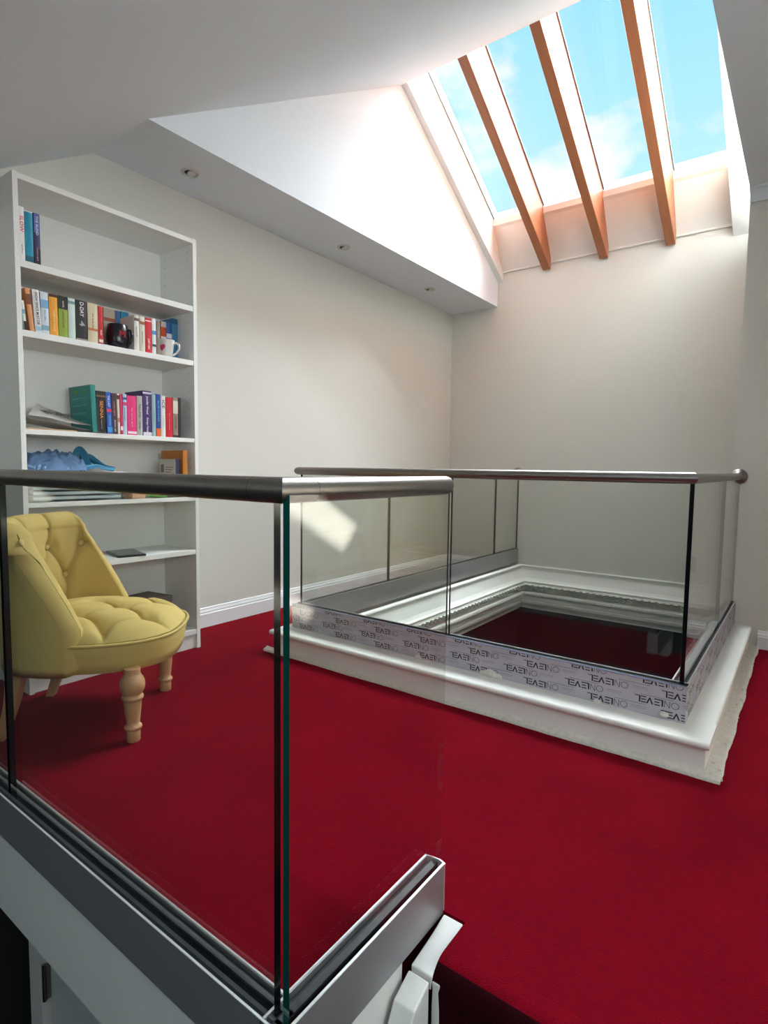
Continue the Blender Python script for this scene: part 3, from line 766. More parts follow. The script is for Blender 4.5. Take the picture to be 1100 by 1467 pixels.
def back_pt(iu, ip):
    u = iu/NU*2-1; d, z, kd = prof[ip]
    # drop of the rim towards the arm ends
    zz = z
    x, y, nx, ny, s, L = plan(round(u, 5), round(zz, 5))
    if kd in 'ir' and ip < NI+16:
        vz = z if kd == 'i' else .680+(ip-NI)*.0095
        dd = tuft((s, vz), BTN, BSEG, A=.022, r=.026, Bc=.010, w=.0055)
        dd *= 1-sstep(.93, 1, abs(u))
        if kd == 'r' and ip > NI+9: dd *= max(0, 1-(ip-NI-9)/7)
        d2 = d+dd*(1 if kd == 'i' else .6)
        if kd == 'r': zz = z-.5*dd
    else: d2 = d
    x -= (d+.04)*.50*sstep(.72, 1, abs(u))
    return Vector((x+nx*d2, y+ny*d2, zz))
bm = B(); G = []
for iu in range(NU+1): G.append([bm.verts.new(back_pt(iu, ip)) for ip in range(NP)])
for iu in range(NU):
    for ip in range(NP): bm.faces.new((G[iu][ip], G[iu+1][ip], G[iu+1][(ip+1) % NP], G[iu][(ip+1) % NP]))
# padded ends: shrink rings forward
for iu, sg in ((0, 1), (NU, -1)):
    prev = G[iu]; P = [v.co.copy() for v in prev]
    cx = [None]*NP
    # centre line of the end: mean of the inner and outer points at the same height
    def centre(z):
        zz = max(.25, min(.70, z)); x, y, nx, ny, s, L = plan(1.0 if iu else -1.0, round(zz, 3)); 
        off = -.008+.022*sstep(.60, .67, z)
        return Vector((x+nx*off-(off+.04)*.50, y+ny*off, zz))
    for f, fw in ((.2, .011), (.45, .019), (.75, .024), (.98, .026)):
        cur = []
        for p in P:
            c = centre(p.z); q = p.lerp(c, f)
            x, y, nx, ny, s, L = plan(1.0 if iu else -1.0, .4)
            q = q+Vector((fw, 0, 0)); cur.append(bm.verts.new(q))
        for k in range(NP): bm.faces.new((prev[k], prev[(k+1) % NP], cur[(k+1) % NP], cur[k]))
        prev = cur
bk = obj('backrest', bm, M_MUST, ch, True)
M_BTN = mat('mustard button', (200, 176, 110), .8)
for s0, z in BTN:
    # find u for the arc length s0
    x, y, nx, ny, s, L = plan(1.0, round(z, 5)); u = max(-1, min(1, s0/L))
    x, y, nx, ny, s, L = plan(round(u, 5), round(z, 5))
    d = -.038+.020
    bm = B(); ball(bm, (0, 0, 0), .0115, .0115, .006, 16, 10)
    n_ = Vector((nx, ny, 0)); q = n_.to_track_quat('Z', 'Y').to_matrix().to_4x4()
    bm.transform(Matrix.Translation((x+nx*d, y+ny*d, z)) @ q)
    obj('button', bm, M_BTN, ch, True)
for sg in (-1, 1):   # buttons on the ends of the rolled top
    x, y, nx, ny, s, L = plan(1.0*sg, .68)
    bm = B(); ball(bm, (0, 0, 0), .012, .012, .006, 16, 10)
    bm.transform(Matrix.Translation((x+nx*.014+.003, y+ny*.014, .674)) @ Vector((1, .0, .2)).normalized().to_track_quat('Z', 'Y').to_matrix().to_4x4())
    obj('button', bm, M_BTN, ch, True)
# legs
for sy in (-1, 1):
    bm = B(); lathe(bm, [(.0205, 0), (.0225, .003), (.0222, .036), (.0205, .040), (.027, .043), (.0285, .048), (.027, .053), (.0205, .057), (.0225, .075), (.0265, .110), (.0285, .135), (.028, .142), (.034, .146), (.035, .151), (.034, .156), (.027, .160), (.032, .166), (.038, .178), (.0405, .192), (.039, .206), (.034, .218), (.028, .226), (.026, .232), (.026, .25)], 32)
    o = obj('leg', bm, M_OAK, ch, True); o.location = (.204, -.22*sy-.02*(1 if sy > 0 else -1)*1+.0, 0)
    o.location = (.204, -.241 if sy > 0 else .20, 0)
for sy in (-1, 1):
    bm = B(); rings = []
    for t in range(11):
        f = t/10; z = .26*f; w = .016+.013*f**1.4; x = -.235+.06*f+.018*math.sin(PI*f)*-1*-.6
        rings.append([Vector((x+a*w, b_*w, z)) for a, b_ in ((-1, -1), (1, -1), (1, 1), (-1, 1))])
    loft(bm, rings)
    o = obj('leg', bm, M_OAK, ch, bevel=.004); o.location = (0, -.19*sy-.0, 0)

# ------------------------------------------------------------------ near glass balustrade
RR = .0188; ZR = .893
def rail_tube(bm, pts, r=RR): tube(bm, pts, r, 40)
def pane(name, x0, x1, y0, y1, z0, z1, parent, edge_end, clear_far=False):
    """glass sheet; slot 1 = edge material on the four narrow sides"""
    bm = B(); vs = box(bm, x0, x1, y0, y1, z0, z1)
    for f in bm.faces:
        n = f.normal; f.normal_update(); n = f.normal
        thin_x = (x1-x0) < (y1-y0)
        ax = (abs(n.x), abs(n.y), abs(n.z))
        face_big = ax[0] > .9 if thin_x else ax[1] > .9
        f.material_index = 0 if face_big else 1
        if clear_far and n.y > .9: f.material_index = 0
    return obj(name, bm, [M_GLASS, edge_end], parent)
nb_ = empty('glass_balustrade', (-.59, .558, 0))
tag(nb_, 'near corner glass balustrade with steel handrail at the top of the stairs', 'balustrade')
def P(o, parent): o.parent = parent; o.matrix_parent_inverse = Matrix.Translation(-parent.location); return o
XG0, XG1 = -.580, -.567; YG0, YG1 = .551, .564
CT = .102
# channels
def channel_x(x_end, x_cor, y0, y1, zb, zt, parent):   # runs along x
    return None
def channel(bm, a0, a1, c0, c1, zb, zt, axis, g0, g1):
    """U-channel: outer walls c0..c1 across, a0..a1 along"""
    w = .005
    for (p, q) in ((c0, c0+w), (c1-w, c1)):
        (box(bm, a0, a1, p, q, zb, zt) if axis == 'x' else box(bm, p, q, a0, a1, zb, zt))
    (box(bm, a0, a1, c0+w, c1-w, zb, zt-.05) if axis == 'x' else box(bm, c0+w, c1-w, a0, a1, zb, zt-.05))
def gasket(bm, a0, a1, c0, c1, g0, g1, zt, axis, side):
    w = .005
    for (p, q) in ((c0+w, g0), (g1, c1-w)):
        # sloping rubber wedge
        lo, hi = zt-.012, zt-.002
        if axis == 'x': prism(bm, [(a0, p, zt-.05), (a0, q, zt-.05), (a0, q, (hi if q == g0 else lo)), (a0, (p+q)/2, hi), (a0, p, (lo if q == g0 else hi)-.0)], (a1-a0, 0, 0))
        else: prism(bm, [(p, a0, zt-.05), (q, a0, zt-.05), (q, a0, (hi if q == g0 else lo)), ((p+q)/2, a0, hi), (p, a0, (lo if q == g0 else hi))], (0, a1-a0, 0))
CX0, CX1 = -.612, -.5645; CY0, CY1 = .533, .586; YEND = .992; XENDL = -2.74
bm = B(); channel(bm, CY0, YEND, CX0, CX1, -.008, CT, 'y', XG0, XG1); o = obj('base_channel', bm, M_ALU, nb_, bevel=.0008); P(o, nb_)
bm = B(); gasket(bm, CY0+.005, YEND, CX0, CX1, XG0, XG1, CT, 'y', 0); P(obj('rubber_gasket', bm, M_RUBG, None), nb_)
bm = B(); channel(bm, XENDL, CX0, CY0, CY1, -.008, CT, 'x', YG0, YG1); box(bm, CX0, CX1, CY0, CY0+.005, -.008, CT); P(obj('base_channel', bm, M_ALU, None, bevel=.0008), nb_)
bm = B(); gasket(bm, XENDL, XG0, CY0, CY1, YG0, YG1, CT, 'x', 0); P(obj('rubber_gasket', bm, M_RUBG, None), nb_)
# end cap of the channel
bm = B(); rings = []
prism(bm, [(CX0-.001, YEND, -.008), (CX1+.001, YEND, -.008), (CX1+.001, YEND, CT+.001), ((CX0+CX1)/2+.012, YEND, CT+.005), ((CX0+CX1)/2-.004, YEND, CT+.004), (CX0-.001, YEND, CT-.0)], (0, .003, 0))
P(obj('end_cap', bm, M_ALUW, None), nb_)
# bright top lips of the channel
bm = B()
box(bm, CX1-.0045, CX1+.0004, CY0, YEND, CT-.001, CT+.001); box(bm, CX0-.0004, CX0+.0028, CY1, YEND, CT-.001, CT+.001)
box(bm, XENDL, CX1, CY0-.0004, CY0+.003, CT-.001, CT+.001); box(bm, XENDL, CX0, CY1-.0028, CY1+.0004, CT-.001, CT+.001)
P(obj('channel_lip', bm, M_ALUW, None), nb_)
P(pane('glass_pane', XG0, XG1, YG0-.001, .984, CT-.045, ZR-.006, None, M_EDGET, True), nb_)
P(pane('glass_pane', -1.553, -.600, YG0, YG1, CT-.045, ZR-.006, None, M_EDGEB), nb_)
P(pane('glass_pane', -2.74, -1.568, YG0, YG1, CT-.045, ZR-.006, None, M_EDGEB), nb_)
xr, yr = -.588, .557
bm = B(); rail_tube(bm, [(-2.74, yr, ZR), (xr-.055, yr, ZR)]); P(obj('handrail', bm, M_STEEL, None, True), nb_)
bm = B()   # mitred corner piece
u0 = [Vector((xr-.055, yr+RR*math.cos(t), ZR+RR*math.sin(t))) for t in [2*PI*i/40 for i in range(40)]]
u1 = [Vector((xr+RR*math.cos(t)*-1*-1, yr-RR*math.cos(t)*-1*-1*1, ZR+RR*math.sin(t))) for t in [2*PI*i/40 for i in range(40)]]
u1 = [Vector((xr-RR*math.cos(t), yr+RR*math.cos(t), ZR+RR*math.sin(t))) for t in [2*PI*i/40 for i in range(40)]]
u2 = [Vector((xr-RR*math.cos(t), yr+.055, ZR+RR*math.sin(t))) for t in [2*PI*i/40 for i in range(40)]]
loft(bm, [u0, u1]); loft(bm, [u1, u2]); P(obj('corner_joint', bm, M_STEEL, None, True), nb_)
bm = B(); yend = 1.012
rg = [(yr+.0556, RR), (yend-.010, RR), (yend-.004, RR*.93), (yend-.001, RR*.8), (yend, RR*.6)]
loft(bm, [[Vector((xr+r*math.cos(t), y, ZR+r*math.sin(t))) for t in [2*PI*i/40 for i in range(40)]] for y, r in rg])
P(obj('handrail', bm, M_STEEL, None, True), nb_)

bm = B()
for pts in ([(xr-.0555, yr, ZR), (xr-.0548, yr, ZR)], [(xr, yr+.0552, ZR), (xr, yr+.0559, ZR)]): tube(bm, pts, RR+.00015, 40)
P(obj('joint_seam', bm, mat('joint seam grey', (60, 58, 56), .5, .5), None), nb_)  # thin dark rings marking the two rail joints

# white fascias below the channels, string board and post of the stairs
bm = B()
box(bm, -2.75, CX1-.004, .545, .59, -.235, -.008)
box(bm, CX0+.004, CX1-.006, .59, YST-.03, -.6, -.008)
fa = obj('trim_2', bm, M_TRIM); tag(fa, kind='structure')
bm = B()
prism(bm, [(-.558, .985, .001), (-.558, .93, -.012), (-.558, .862, -.022), (-.558, .862, -.05), (-.558, .985, -.05)], (.046, 0, 0))
prism(bm, [(-.558, .855, -.026), (-.558, .805, -.048), (-.558, .775, -.10), (-.558, .745, -2.0), (-.558, .855, -2.0)], (.046, 0, 0))
prism(bm, [(-.512, .862, -.03), (-.512, .915, -.03), (-.512, .915, -2.0), (-.512, .862, -2.0)], (.018, 0, 0))
o = tag(obj('trim_3', bm, M_TRIM, bevel=.003), kind='structure')

# lower floor seen past the balustrade: door frame, door
bm = B()
box(bm, -1.88, -1.80, .70, .80, zlo, -.2)
box(bm, -1.80, -.56, .70, .74, -.42, -.2)
tag(obj('trim_4', bm, M_TRIM), kind='structure')
bm = B(); box(bm, -1.79, -.57, .725, .765, zlo, -.42)
d1 = tag(obj('door_1', bm, mat('door paint', (214, 214, 212), .45)), kind='structure')
bm = B(); box(bm, -1.803, -1.79, .712, .724, -.72, -.61)
tube(bm, [(-1.797, .708, -.725), (-1.797, .708, -.605)], .006, 10)
obj('hinge', bm, M_STEEL, d1)
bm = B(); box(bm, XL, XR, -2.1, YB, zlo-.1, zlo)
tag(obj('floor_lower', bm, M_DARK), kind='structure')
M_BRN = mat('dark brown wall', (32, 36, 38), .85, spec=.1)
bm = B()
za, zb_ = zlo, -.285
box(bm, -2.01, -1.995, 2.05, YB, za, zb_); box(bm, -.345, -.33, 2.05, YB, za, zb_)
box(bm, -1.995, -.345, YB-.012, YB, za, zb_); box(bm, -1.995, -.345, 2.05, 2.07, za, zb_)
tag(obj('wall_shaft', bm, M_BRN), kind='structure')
bm = B(); box(bm, XL, XL+.012, -2.05, 1.3, zlo, -.245); box(bm, XL, XL+.012, -2.05, .52, -.245, .93); tag(obj('added_dark_panel', bm, mat('added panel grey', (58, 58, 57), .8)), kind='structure')  # dark panel added over the left wall to weaken reflections in the glass
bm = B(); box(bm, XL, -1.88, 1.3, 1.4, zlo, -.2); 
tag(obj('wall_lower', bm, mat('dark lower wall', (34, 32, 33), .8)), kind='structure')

# ------------------------------------------------------------------ floor opening: kerb, film-covered channels, glass, rail
kb = empty('opening_kerb', (-1.15, 2.0, 0))
tag(kb, 'white painted timber kerb with nosing around the opening in the red floor', 'kerb')
ZL = .1118
KX0, KX1, KY = -2.12, -.19, 1.915      # nosing lines
KFX0, KFX1, KFY = -2.10, -.203, 1.938  # fascia lines
XI0, XI1, YI = -2.07, -.275, 2.028     # outside of the channels
th = .022
def noseprism(bm, pts, vec): prism(bm, pts, vec)
bm = B()
r = th/2
nose = [(0, 0)]+[(-r-(-r)*0+(-r)*math.sin(math.radians(a))*1+r, -r+r*math.cos(math.radians(a))) for a in range(0, 181, 20)]
def boardY(y_out, y_in, x0, x1):  # front board, nose towards -y
    prism(bm, [(x0, y_in, ZL)]+[(x0, y_out+r-r*math.sin(math.radians(a)), ZL-r+r*math.cos(math.radians(a))) for a in range(0, 181, 20)]+[(x0, y_in, ZL-th)], (x1-x0, 0, 0))
def boardX(x_out, x_in, y0, y1, sg):
    prism(bm, [(x_in, y0, ZL)]+[(x_out-sg*(r-r*math.sin(math.radians(a))), y0, ZL-r+r*math.cos(math.radians(a))) for a in range(0, 181, 20)]+[(x_in, y0, ZL-th)], (0, y1-y0, 0))
boardY(KY, YI+.06, KX0, KX1)
P(obj('ledge_board', bm, M_TRIM, None, bevel=0), kb)
bm = B(); boardX(KX1, XI1-.06, YI+.06, YBLK, 1); P(obj('ledge_board', bm, M_TRIM, None), kb)
bm = B(); box(bm, KFX0, KFX1, KFY, KFY+.02, -.02, ZL-th); P(obj('fascia_board', bm, M_TRIM, None), kb)
bm = B(); box(bm, KFX1-.02, KFX1, KFY+.02, YBLK, -.02, ZL-th); P(obj('fascia_board', bm, M_TRIM, None), kb)
bm = B(); box(bm, KFX0, KFX0+.02, KFY+.02, YB, -.02, ZL-.001); P(obj('fascia_board', bm, M_TRIM, None), kb)
# rough plaster strip along the foot
def rough_strip(bm, p0, p1, n, w0, h, seed, N=70):
    rnd = random.Random(seed); p0 = Vector(p0); p1 = Vector(p1); n = Vector(n)
    rows = []
    for i in range(N+1):
        p = p0.lerp(p1, i/N); w = w0*(1+.035*rnd.uniform(-1, 1)+.06*math.sin(i*.37+seed)); hh = h*(1+.12*rnd.uniform(-1, 1))
        rows.append([p-Vector((0, 0, .01)), p+Vector((0, 0, hh*1.5)), p+n*w*.4+Vector((0, 0, hh)), p+n*w*.9+Vector((0, 0, hh*.75)), p+n*w+Vector((0, 0, hh*.2)), p+n*w-Vector((0, 0, .01))])
    loft(bm, rows)
bm = B(); rough_strip(bm, (KFX0-.06, KFY, 0), (KFX1+.045, KFY, 0), (0, -1, 0), .026, .012, 1); P(obj('skirting_strip', bm, M_PLAS, None), kb)
bm = B(); rough_strip(bm, (KFX1, KFY, 0), (KFX1, YBLK-.0, 0), (1, 0, 0), .046, .010, 2); P(obj('skirting_strip', bm, M_PLAS, None), kb)
bm = B()
rnd = random.Random(9)
for k in range(60):  # plaster crumbs by the wall, on the strip and on the film
    if k < 26: c = (rnd.uniform(-.21, -.10), YBLK-.004, rnd.uniform(.06, .19))
    elif k < 44: c = (rnd.uniform(-.2, -.155), rnd.uniform(1.95, 3.4), .012)
    else: c = (rnd.uniform(-2.0, -.3), 2.02, ZL+.002)
    s = rnd.uniform(.002, .006); ball(bm, c, s, s*.5 if k < 26 else s, s*.8, 6, 4)
P(obj('plaster_crumbs', bm, M_PLAS, None), kb)['kind'] = 'stuff'
bm = B()
for k, (x, y, z, s) in enumerate([(-.96, 2.017, .125, .018), (-.93, 2.019, .118, .014), (-.99, 2.02, .12, .012), (-.335, 2.02, .13, .010), (-1.3, 2.02, .118, .012), (-.55, 2.02, .117, .010)]):
    ball(bm, (x, y, z), s*1.5, s*.4, s, 10, 6)
P(obj('filler_blob', bm, M_PLAS, None), kb)

fb = empty('glass_balustrade', (-1.15, 2.05, ZL))
tag(fb, 'far glass balustrade around the floor opening, its channel still in printed film', 'balustrade')
CT2 = .234; w = .045; 
gx0, gx1 = -.299, -.286; gy0, gy1 = 2.050, 2.063; hx0, hx1 = -2.052, -2.039
def chan2(a0, a1, c0, c1, ax, g0, g1):
    bm = B(); channel(bm, a0, a1, c0, c1, ZL, CT2, ax, g0, g1); P(obj('base_channel', bm, M_ALU, None), fb)
    bm = B(); gasket(bm, a0+.002, a1, c0, c1, g0, g1, CT2+.001, ax, 0); P(obj('rubber_gasket', bm, M_RUB, None), fb)
chan2(XI0, XI1, YI, YI+.048, 'x', gy0, gy1)
chan2(YI+.048, YBLK, XI1-.052, XI1, 'y', gx0, gx1)
chan2(YI+.048, YB, XI0, XI0+.045, 'y', hx0, hx1)
ZG = .900
zgt = .905
EB = mat('dark green glass edge', (14, 26, 24), .15)
P(pane('glass_pane', -1.172, gx0-.001, gy0, gy1, CT2-.045, zgt-.01, None, M_EDGEB), fb)
P(pane('glass_pane', -2.036, -1.186, gy0, gy1, CT2-.045, zgt-.01, None, EB), fb)
P(pane('glass_pane', gx0, gx1, gy0, 2.925, CT2-.045, zgt-.01, None, M_EDGEB), fb)
P(pane('glass_pane', gx0, gx1, 2.932, YBLK, CT2-.045, zgt-.01, None, EB), fb)
for a, b_ in ((gy1+.003, 2.815), (2.824, 4.30), (4.308, YB)):
    P(pane('glass_pane', hx0, hx1, a, b_, CT2-.045, zgt-.01, None, EB), fb)
ZR2 = .9075; yr2 = 2.055; xr2 = -.294; xl2 = -2.05
bm = B(); cs = [2*PI*i/40 for i in range(40)]
loft(bm, [[Vector((x, yr2+RR*math.cos(t), ZR2+RR*math.sin(t))) for t in cs] for x in (xl2+.05, xr2-.055)]); P(obj('handrail', bm, M_STEEL, None, True), fb)
def corner(c, d1, d2, L=.055):
    bm = B(); c = Vector(c); d1 = Vector(d1); d2 = Vector(d2); up = Vector((0, 0, 1))
    n1 = up.cross(d1); n2 = up.cross(-d2); q = []
    for f in (0, 1, 2):
        rr = []
        for t in cs:
            a = RR*math.cos(t); z = RR*math.sin(t)
            if f == 0: p = c+d1*L+n1*a
            elif f == 2: p = c+d2*L+n2*a
            else: p = c+n1*a+n2*a
            rr.append(p+up*z)
        q.append(rr)
    loft(bm, q[:2]); loft(bm, q[1:]); return P(obj('corner_joint', bm, M_STEEL, None, True), fb)
corner((xr2, yr2, ZR2), (-1, 0, 0), (0, 1, 0)); corner((xl2, yr2, ZR2), (1, 0, 0), (0, 1, 0))
bm = B(); loft(bm, [[Vector((xr2+RR*math.cos(t), y, ZR2+RR*math.sin(t))) for t in cs] for y in (yr2+.055, YBLK)]); P(obj('handrail', bm, M_STEEL, None, True), fb)
bm = B(); loft(bm, [[Vector((xl2+RR*math.cos(t), y, ZR2+RR*math.sin(t))) for t in cs] for y in (yr2+.055, YB)]); P(obj('handrail', bm, M_STEEL, None, True), fb)
for x, y in ((xr2, YBLK), (xl2, YB)):
    bm = B(); loft(bm, [[Vector((x+rd*math.cos(t), yy, ZR2+rd*math.sin(t))) for t in cs] for yy, rd in ((y-.0005, .041), (y-.006, .041), (y-.012, .038), (y-.016, .030), (y-.022, .022), (y-.03, .0195))])
    P(obj('wall_flange', bm, M_STEEL, None, True), fb)
# printed film on the outside of the channels
def word_polys():
    """the word, 1 unit = letter height; returns thick and thin polygons (x right, y up)"""
    T = []; t = .16
    x = 0
    # O (ring)
    n = 20
    for i in range(n):
        a, b_ = 2*PI*i/n, 2*PI*(i+1)/n; ro, ri = .5, .43
        T.append([(x+.5+ro*math.cos(a), .5+ro*math.sin(a)), (x+.5+ro*math.cos(b_), .5+ro*math.sin(b_)), (x+.5+ri*math.cos(b_), .5+ri*math.sin(b_)), (x+.5+ri*math.cos(a), .5+ri*math.sin(a))])
    x = 1.15; s = .07
    T += [[(x, 0), (x+s, 0), (x+s, 1), (x, 1)], [(x+.7-s, 0), (x+.7, 0), (x+.7, 1), (x+.7-s, 1)], [(x, 1), (x+s*1.2, 1), (x+.7, 0), (x+.7-s*1.2, 0)]]
    x = 2.0
    K = []
    def bar(a, b_, y, h=t): K.append([(a, y), (b_, y), (b_, y+h), (a, y+h)])
    K.append([(x, 0), (x+.2, 0), (x+.2, 1), (x, 1)]); bar(x, x+.75, 0)      # L, foot runs under the E
    x = 2.42
    bar(x, x+.7, .84); bar(x+.05, x+.7, .42); bar(x+.3, x+.75, 0)
    x = 3.25
    K += [[(x, 1), (x+.22, 1), (x+.52, .22), (x+.42, 0)], [(x+.95, 1), (x+.73, 1), (x+.42, .22), (x+.52, 0)]]
    x = 4.2
    bar(x, x+.7, .84); bar(x, x+.65, .42); bar(x, x+.7, 0)
    x = 4.95
    K.append([(x, .0), (x+.2, 0), (x+.2, 1), (x, 1)]); bar(x, x+.75, 0, .12)
    return T, K, 5.75
TH, TK, WW = word_polys()
def clip_z(poly, z0, z1):
    def cl(p, f):
        out = []
        for i in range(len(p)):
            a, b_ = p[i-1], p[i]; fa, fb_ = f(a), f(b_)
            if (fa >= 0) != (fb_ >= 0):
                t = fa/(fa-fb_); out.append((a[0]+(b_[0]-a[0])*t, a[1]+(b_[1]-a[1])*t))
            if fb_ >= 0: out.append(b_)
        return out
    p = cl(poly, lambda q: q[1]-z0)
    if len(p) > 2: p = cl(p, lambda q: z1-q[1])
    return p
def film(axis, a0, a1, c, nrm, zb, zt, name='protective_film'):
    """film sheet with upside-down printing. axis x: plane y=c; axis y: plane x=c"""
    def W(u, z, o): return (u, c+nrm*o, z) if axis == 'x' else (c+nrm*o, u, z)
    bm = B()
    prism(bm, [W(a0, zb, 0), W(a1, zb, 0), W(a1, zt, 0), W(a0, zt, 0)], tuple(Vector(W(0, 0, .0012))-Vector(W(0, 0, 0))))
    f = P(obj(name, bm, M_FILM, None), fb)
    dark = B(); grey = B()
    hgt = .0225; pit = .24; rowp = .0335; sxx = .0238
    k = 0; z = zt+.012-hgt
    sgn = 1 if axis == 'x' else 1
    def put(bm, polys, u0, zz, sx, sy):
        for p in polys:
            q = [(u0-px*sx, zz-py*sy) for px, py in p]       # turned upside down
            q = [(max(a0, min(a1, u)), v) for u, v in q]
            q = clip_z(q, zb+.001, zt-.0005)
            if len(q) < 3: continue
            us = [u for u, v in q]
            if max(us)-min(us) < 1e-4: continue
            try: bm.faces.new([bm.verts.new(W(u, v, .0016)) for u, v in q])
            except ValueError: pass
    row = 0
    zt_row = zt+.0105
    while zt_row > zb:
        u = a1+.24-(.018 if row % 2 == 0 else .176)-(0 if row else -.01)+.24
        while u > a0-.1:
            put(dark, TH, u, zt_row, sxx, hgt); put(dark, TK, u, zt_row, sxx, hgt)
            put(grey, [[(0, 0), (2.2, 0), (2.2, .12), (0, .12)], [(0, .35), (2.2, .35), (2.2, .43), (0, .43)], [(-3.4, 1.25), (1.0, 1.25), (1.0, 1.4), (-3.4, 1.4)]], u+.062, zt_row-.004, .023, .0185)
            u -= pit
        zt_row -= rowp; row += 1
    for f_ in grey.faces: f_.material_index = 1
    tmp = bpy.data.meshes.new('tmp'); grey.to_mesh(tmp); grey.free(); dark.from_mesh(tmp); bpy.data.meshes.remove(tmp)
    o = obj('printed_pattern', dark, [M_INK, M_INKG], f)
film('x', XI0, XI1, YI-.0002, -1, ZL+.0005, CT2-.003)
film('y', YI, YBLK-.002, XI1+.0002, 1, ZL+.0005, CT2-.003)
bm = B(); box(bm, XI0, XI1, YI-.001, YI+.004, CT2-.0025, CT2+.001); P(obj('channel_lip', bm, mat('blue grey lip', (150, 170, 200), .3, .6), None), fb)

# inside lining of the opening and the ornate plaster cornice
cn = empty('ornate_cornice', (-1.15, YB, -.1))
tag(cn, 'ornate white plaster cornice lining the inside of the floor opening', 'cornice')
CXI, CXR = -1.993, -.345; CYF = 2.08
prof_c = [(0.0, .096), (.012, .094), (.014, .086), (.006, .080), (.006, .060), (.030, -.010), (.042, -.030), (.052, -.034), (.056, -.042), (.050, -.05), (.054, -.056), (.058, -.066), (.050, -.072), (.020, -.078), (.018, -.124), (.048, -.13), (.056, -.138), (.054, -.158), (.040, -.166), (.036, -.178), (.036, -.20), (.034, -.208), (.037, -.214), (.034, -.235), (.020, -.25), (.014, -.262), (.006, -.272), (.004, -.292), (-.02, -.294)]
NPL = 21   # index where lining ends and cornice starts is free; one continuous run per side
def cside(name, p0, p1, n, m0, m1, prof, mtl):
    """run along p0->p1, offset along n (inward); mitres m0,m1 are +-1 shifts along the run per unit offset"""
    p0 = Vector(p0); p1 = Vector(p1); n = Vector(n); d = (p1-p0).normalized(); bm = B()
    A = [p0+n*a+d*(a*m0)+Vector((0, 0, b_)) for a, b_ in prof]; Bq = [p1+n*a+d*(a*m1)+Vector((0, 0, b_)) for a, b_ in prof]
    L = [-.03, prof[-1][1]]; 
    back0 = [p0+n*-.02-d*.0+Vector((0, 0, prof[-1][1])), p0+n*-.02+Vector((0, 0, prof[0][1]))]
    back1 = [p1+n*-.02+Vector((0, 0, prof[-1][1])), p1+n*-.02+Vector((0, 0, prof[0][1]))]
    loft(bm, [A+back0, Bq+back1])
    return P(obj(name, bm, mtl, None), cn)
sides = [((CXI, CYF, 0), (CXI, YB, 0), (1, 0, 0), 1, -1), ((CXI, YB, 0), (CXR, YB, 0), (0, -1, 0), 1, -1), ((CXR, YB, 0), (CXR, CYF, 0), (-1, 0, 0), 1, -1), ((CXR, CYF, 0), (CXI, CYF, 0), (0, 1, 0), 1, -1)]
ki = 7
for s_ in sides:
    cside('lining_board', *s_, prof_c[:ki+1], M_TRIM); cside('cornice_run', *s_, prof_c[ki:], M_CORN)
def ornament(p0, p1, n):
    p0 = Vector(p0); p1 = Vector(p1); n = Vector(n); d = (p1-p0).normalized(); L = (p1-p0).length
    lf = B(); bd = B()
    R = Matrix((( d.x, n.x, 0, 0), (d.y, n.y, 0, 0), (0, 0, 1, 0), (0, 0, 0, 1)))
    k = 0; s = .055
    while s < L-.05:
        p = p0+d*s
        # leaf scroll: two curled lobes, a centre bud, a bright cap above
        ball(lf, p+n*.056+Vector((0, 0, -.071)), .017, .012, .0065, 10, 6, M=R)
        for sg in (-1, 1):
            ball(lf, p+n*.034+d*(.014*sg)+Vector((0, 0, -.094)), .0055, .016, .014, 8, 6, M=R @ Matrix.Rotation(sg*.7, 4, 'Y'))
            ball(lf, p+n*.034+d*(.010*sg)+Vector((0, 0, -.114)), .0055, .015, .008, 8, 6, M=R @ Matrix.Rotation(-sg*.8, 4, 'Y'))
        ball(lf, p+n*.036+Vector((0, 0, -.100)), .005, .016, .008, 8, 6, M=R)
        s += .052; k += 1
    s = .05
    while s < L-.045:
        p = p0+d*s
        ball(bd, p+n*.050+Vector((0, 0, -.150)), .0115, .010, .010, 10, 6, M=R)
        ball(bd, p+d*.0165+n*.046+Vector((0, 0, -.152)), .0025, .008, .010, 6, 4, M=R)
        s += .033
    P(obj('leaf_moulding', lf, M_CORN, None, True), cn); P(obj('egg_moulding', bd, M_CORN, None, True), cn)
ornament(*sides[0][:3]); ornament(*sides[1][:3]); ornament(*sides[2][:3])

# socket on the back wall
so = empty('wall_socket', (-.659, YB, .243)); tag(so, 'small grey wall socket on the back wall seen through the glass', 'socket')
bm = B(); box(bm, -.036, .036, -.009, 0, -.06, .06); obj('socket_plate', bm, mat('satin steel plate', (150, 150, 146), .4, .5), so, bevel=.003)
bm = B()
for x, z in ((-.008, .025), (.008, .025), (0, .038), (-.008, -.03), (.008, -.03), (0, -.017)): box(bm, x-.002, x+.002, -.0096, -.0088, z-.004, z+.004)
obj('socket_slot', bm, M_BLACK, so)

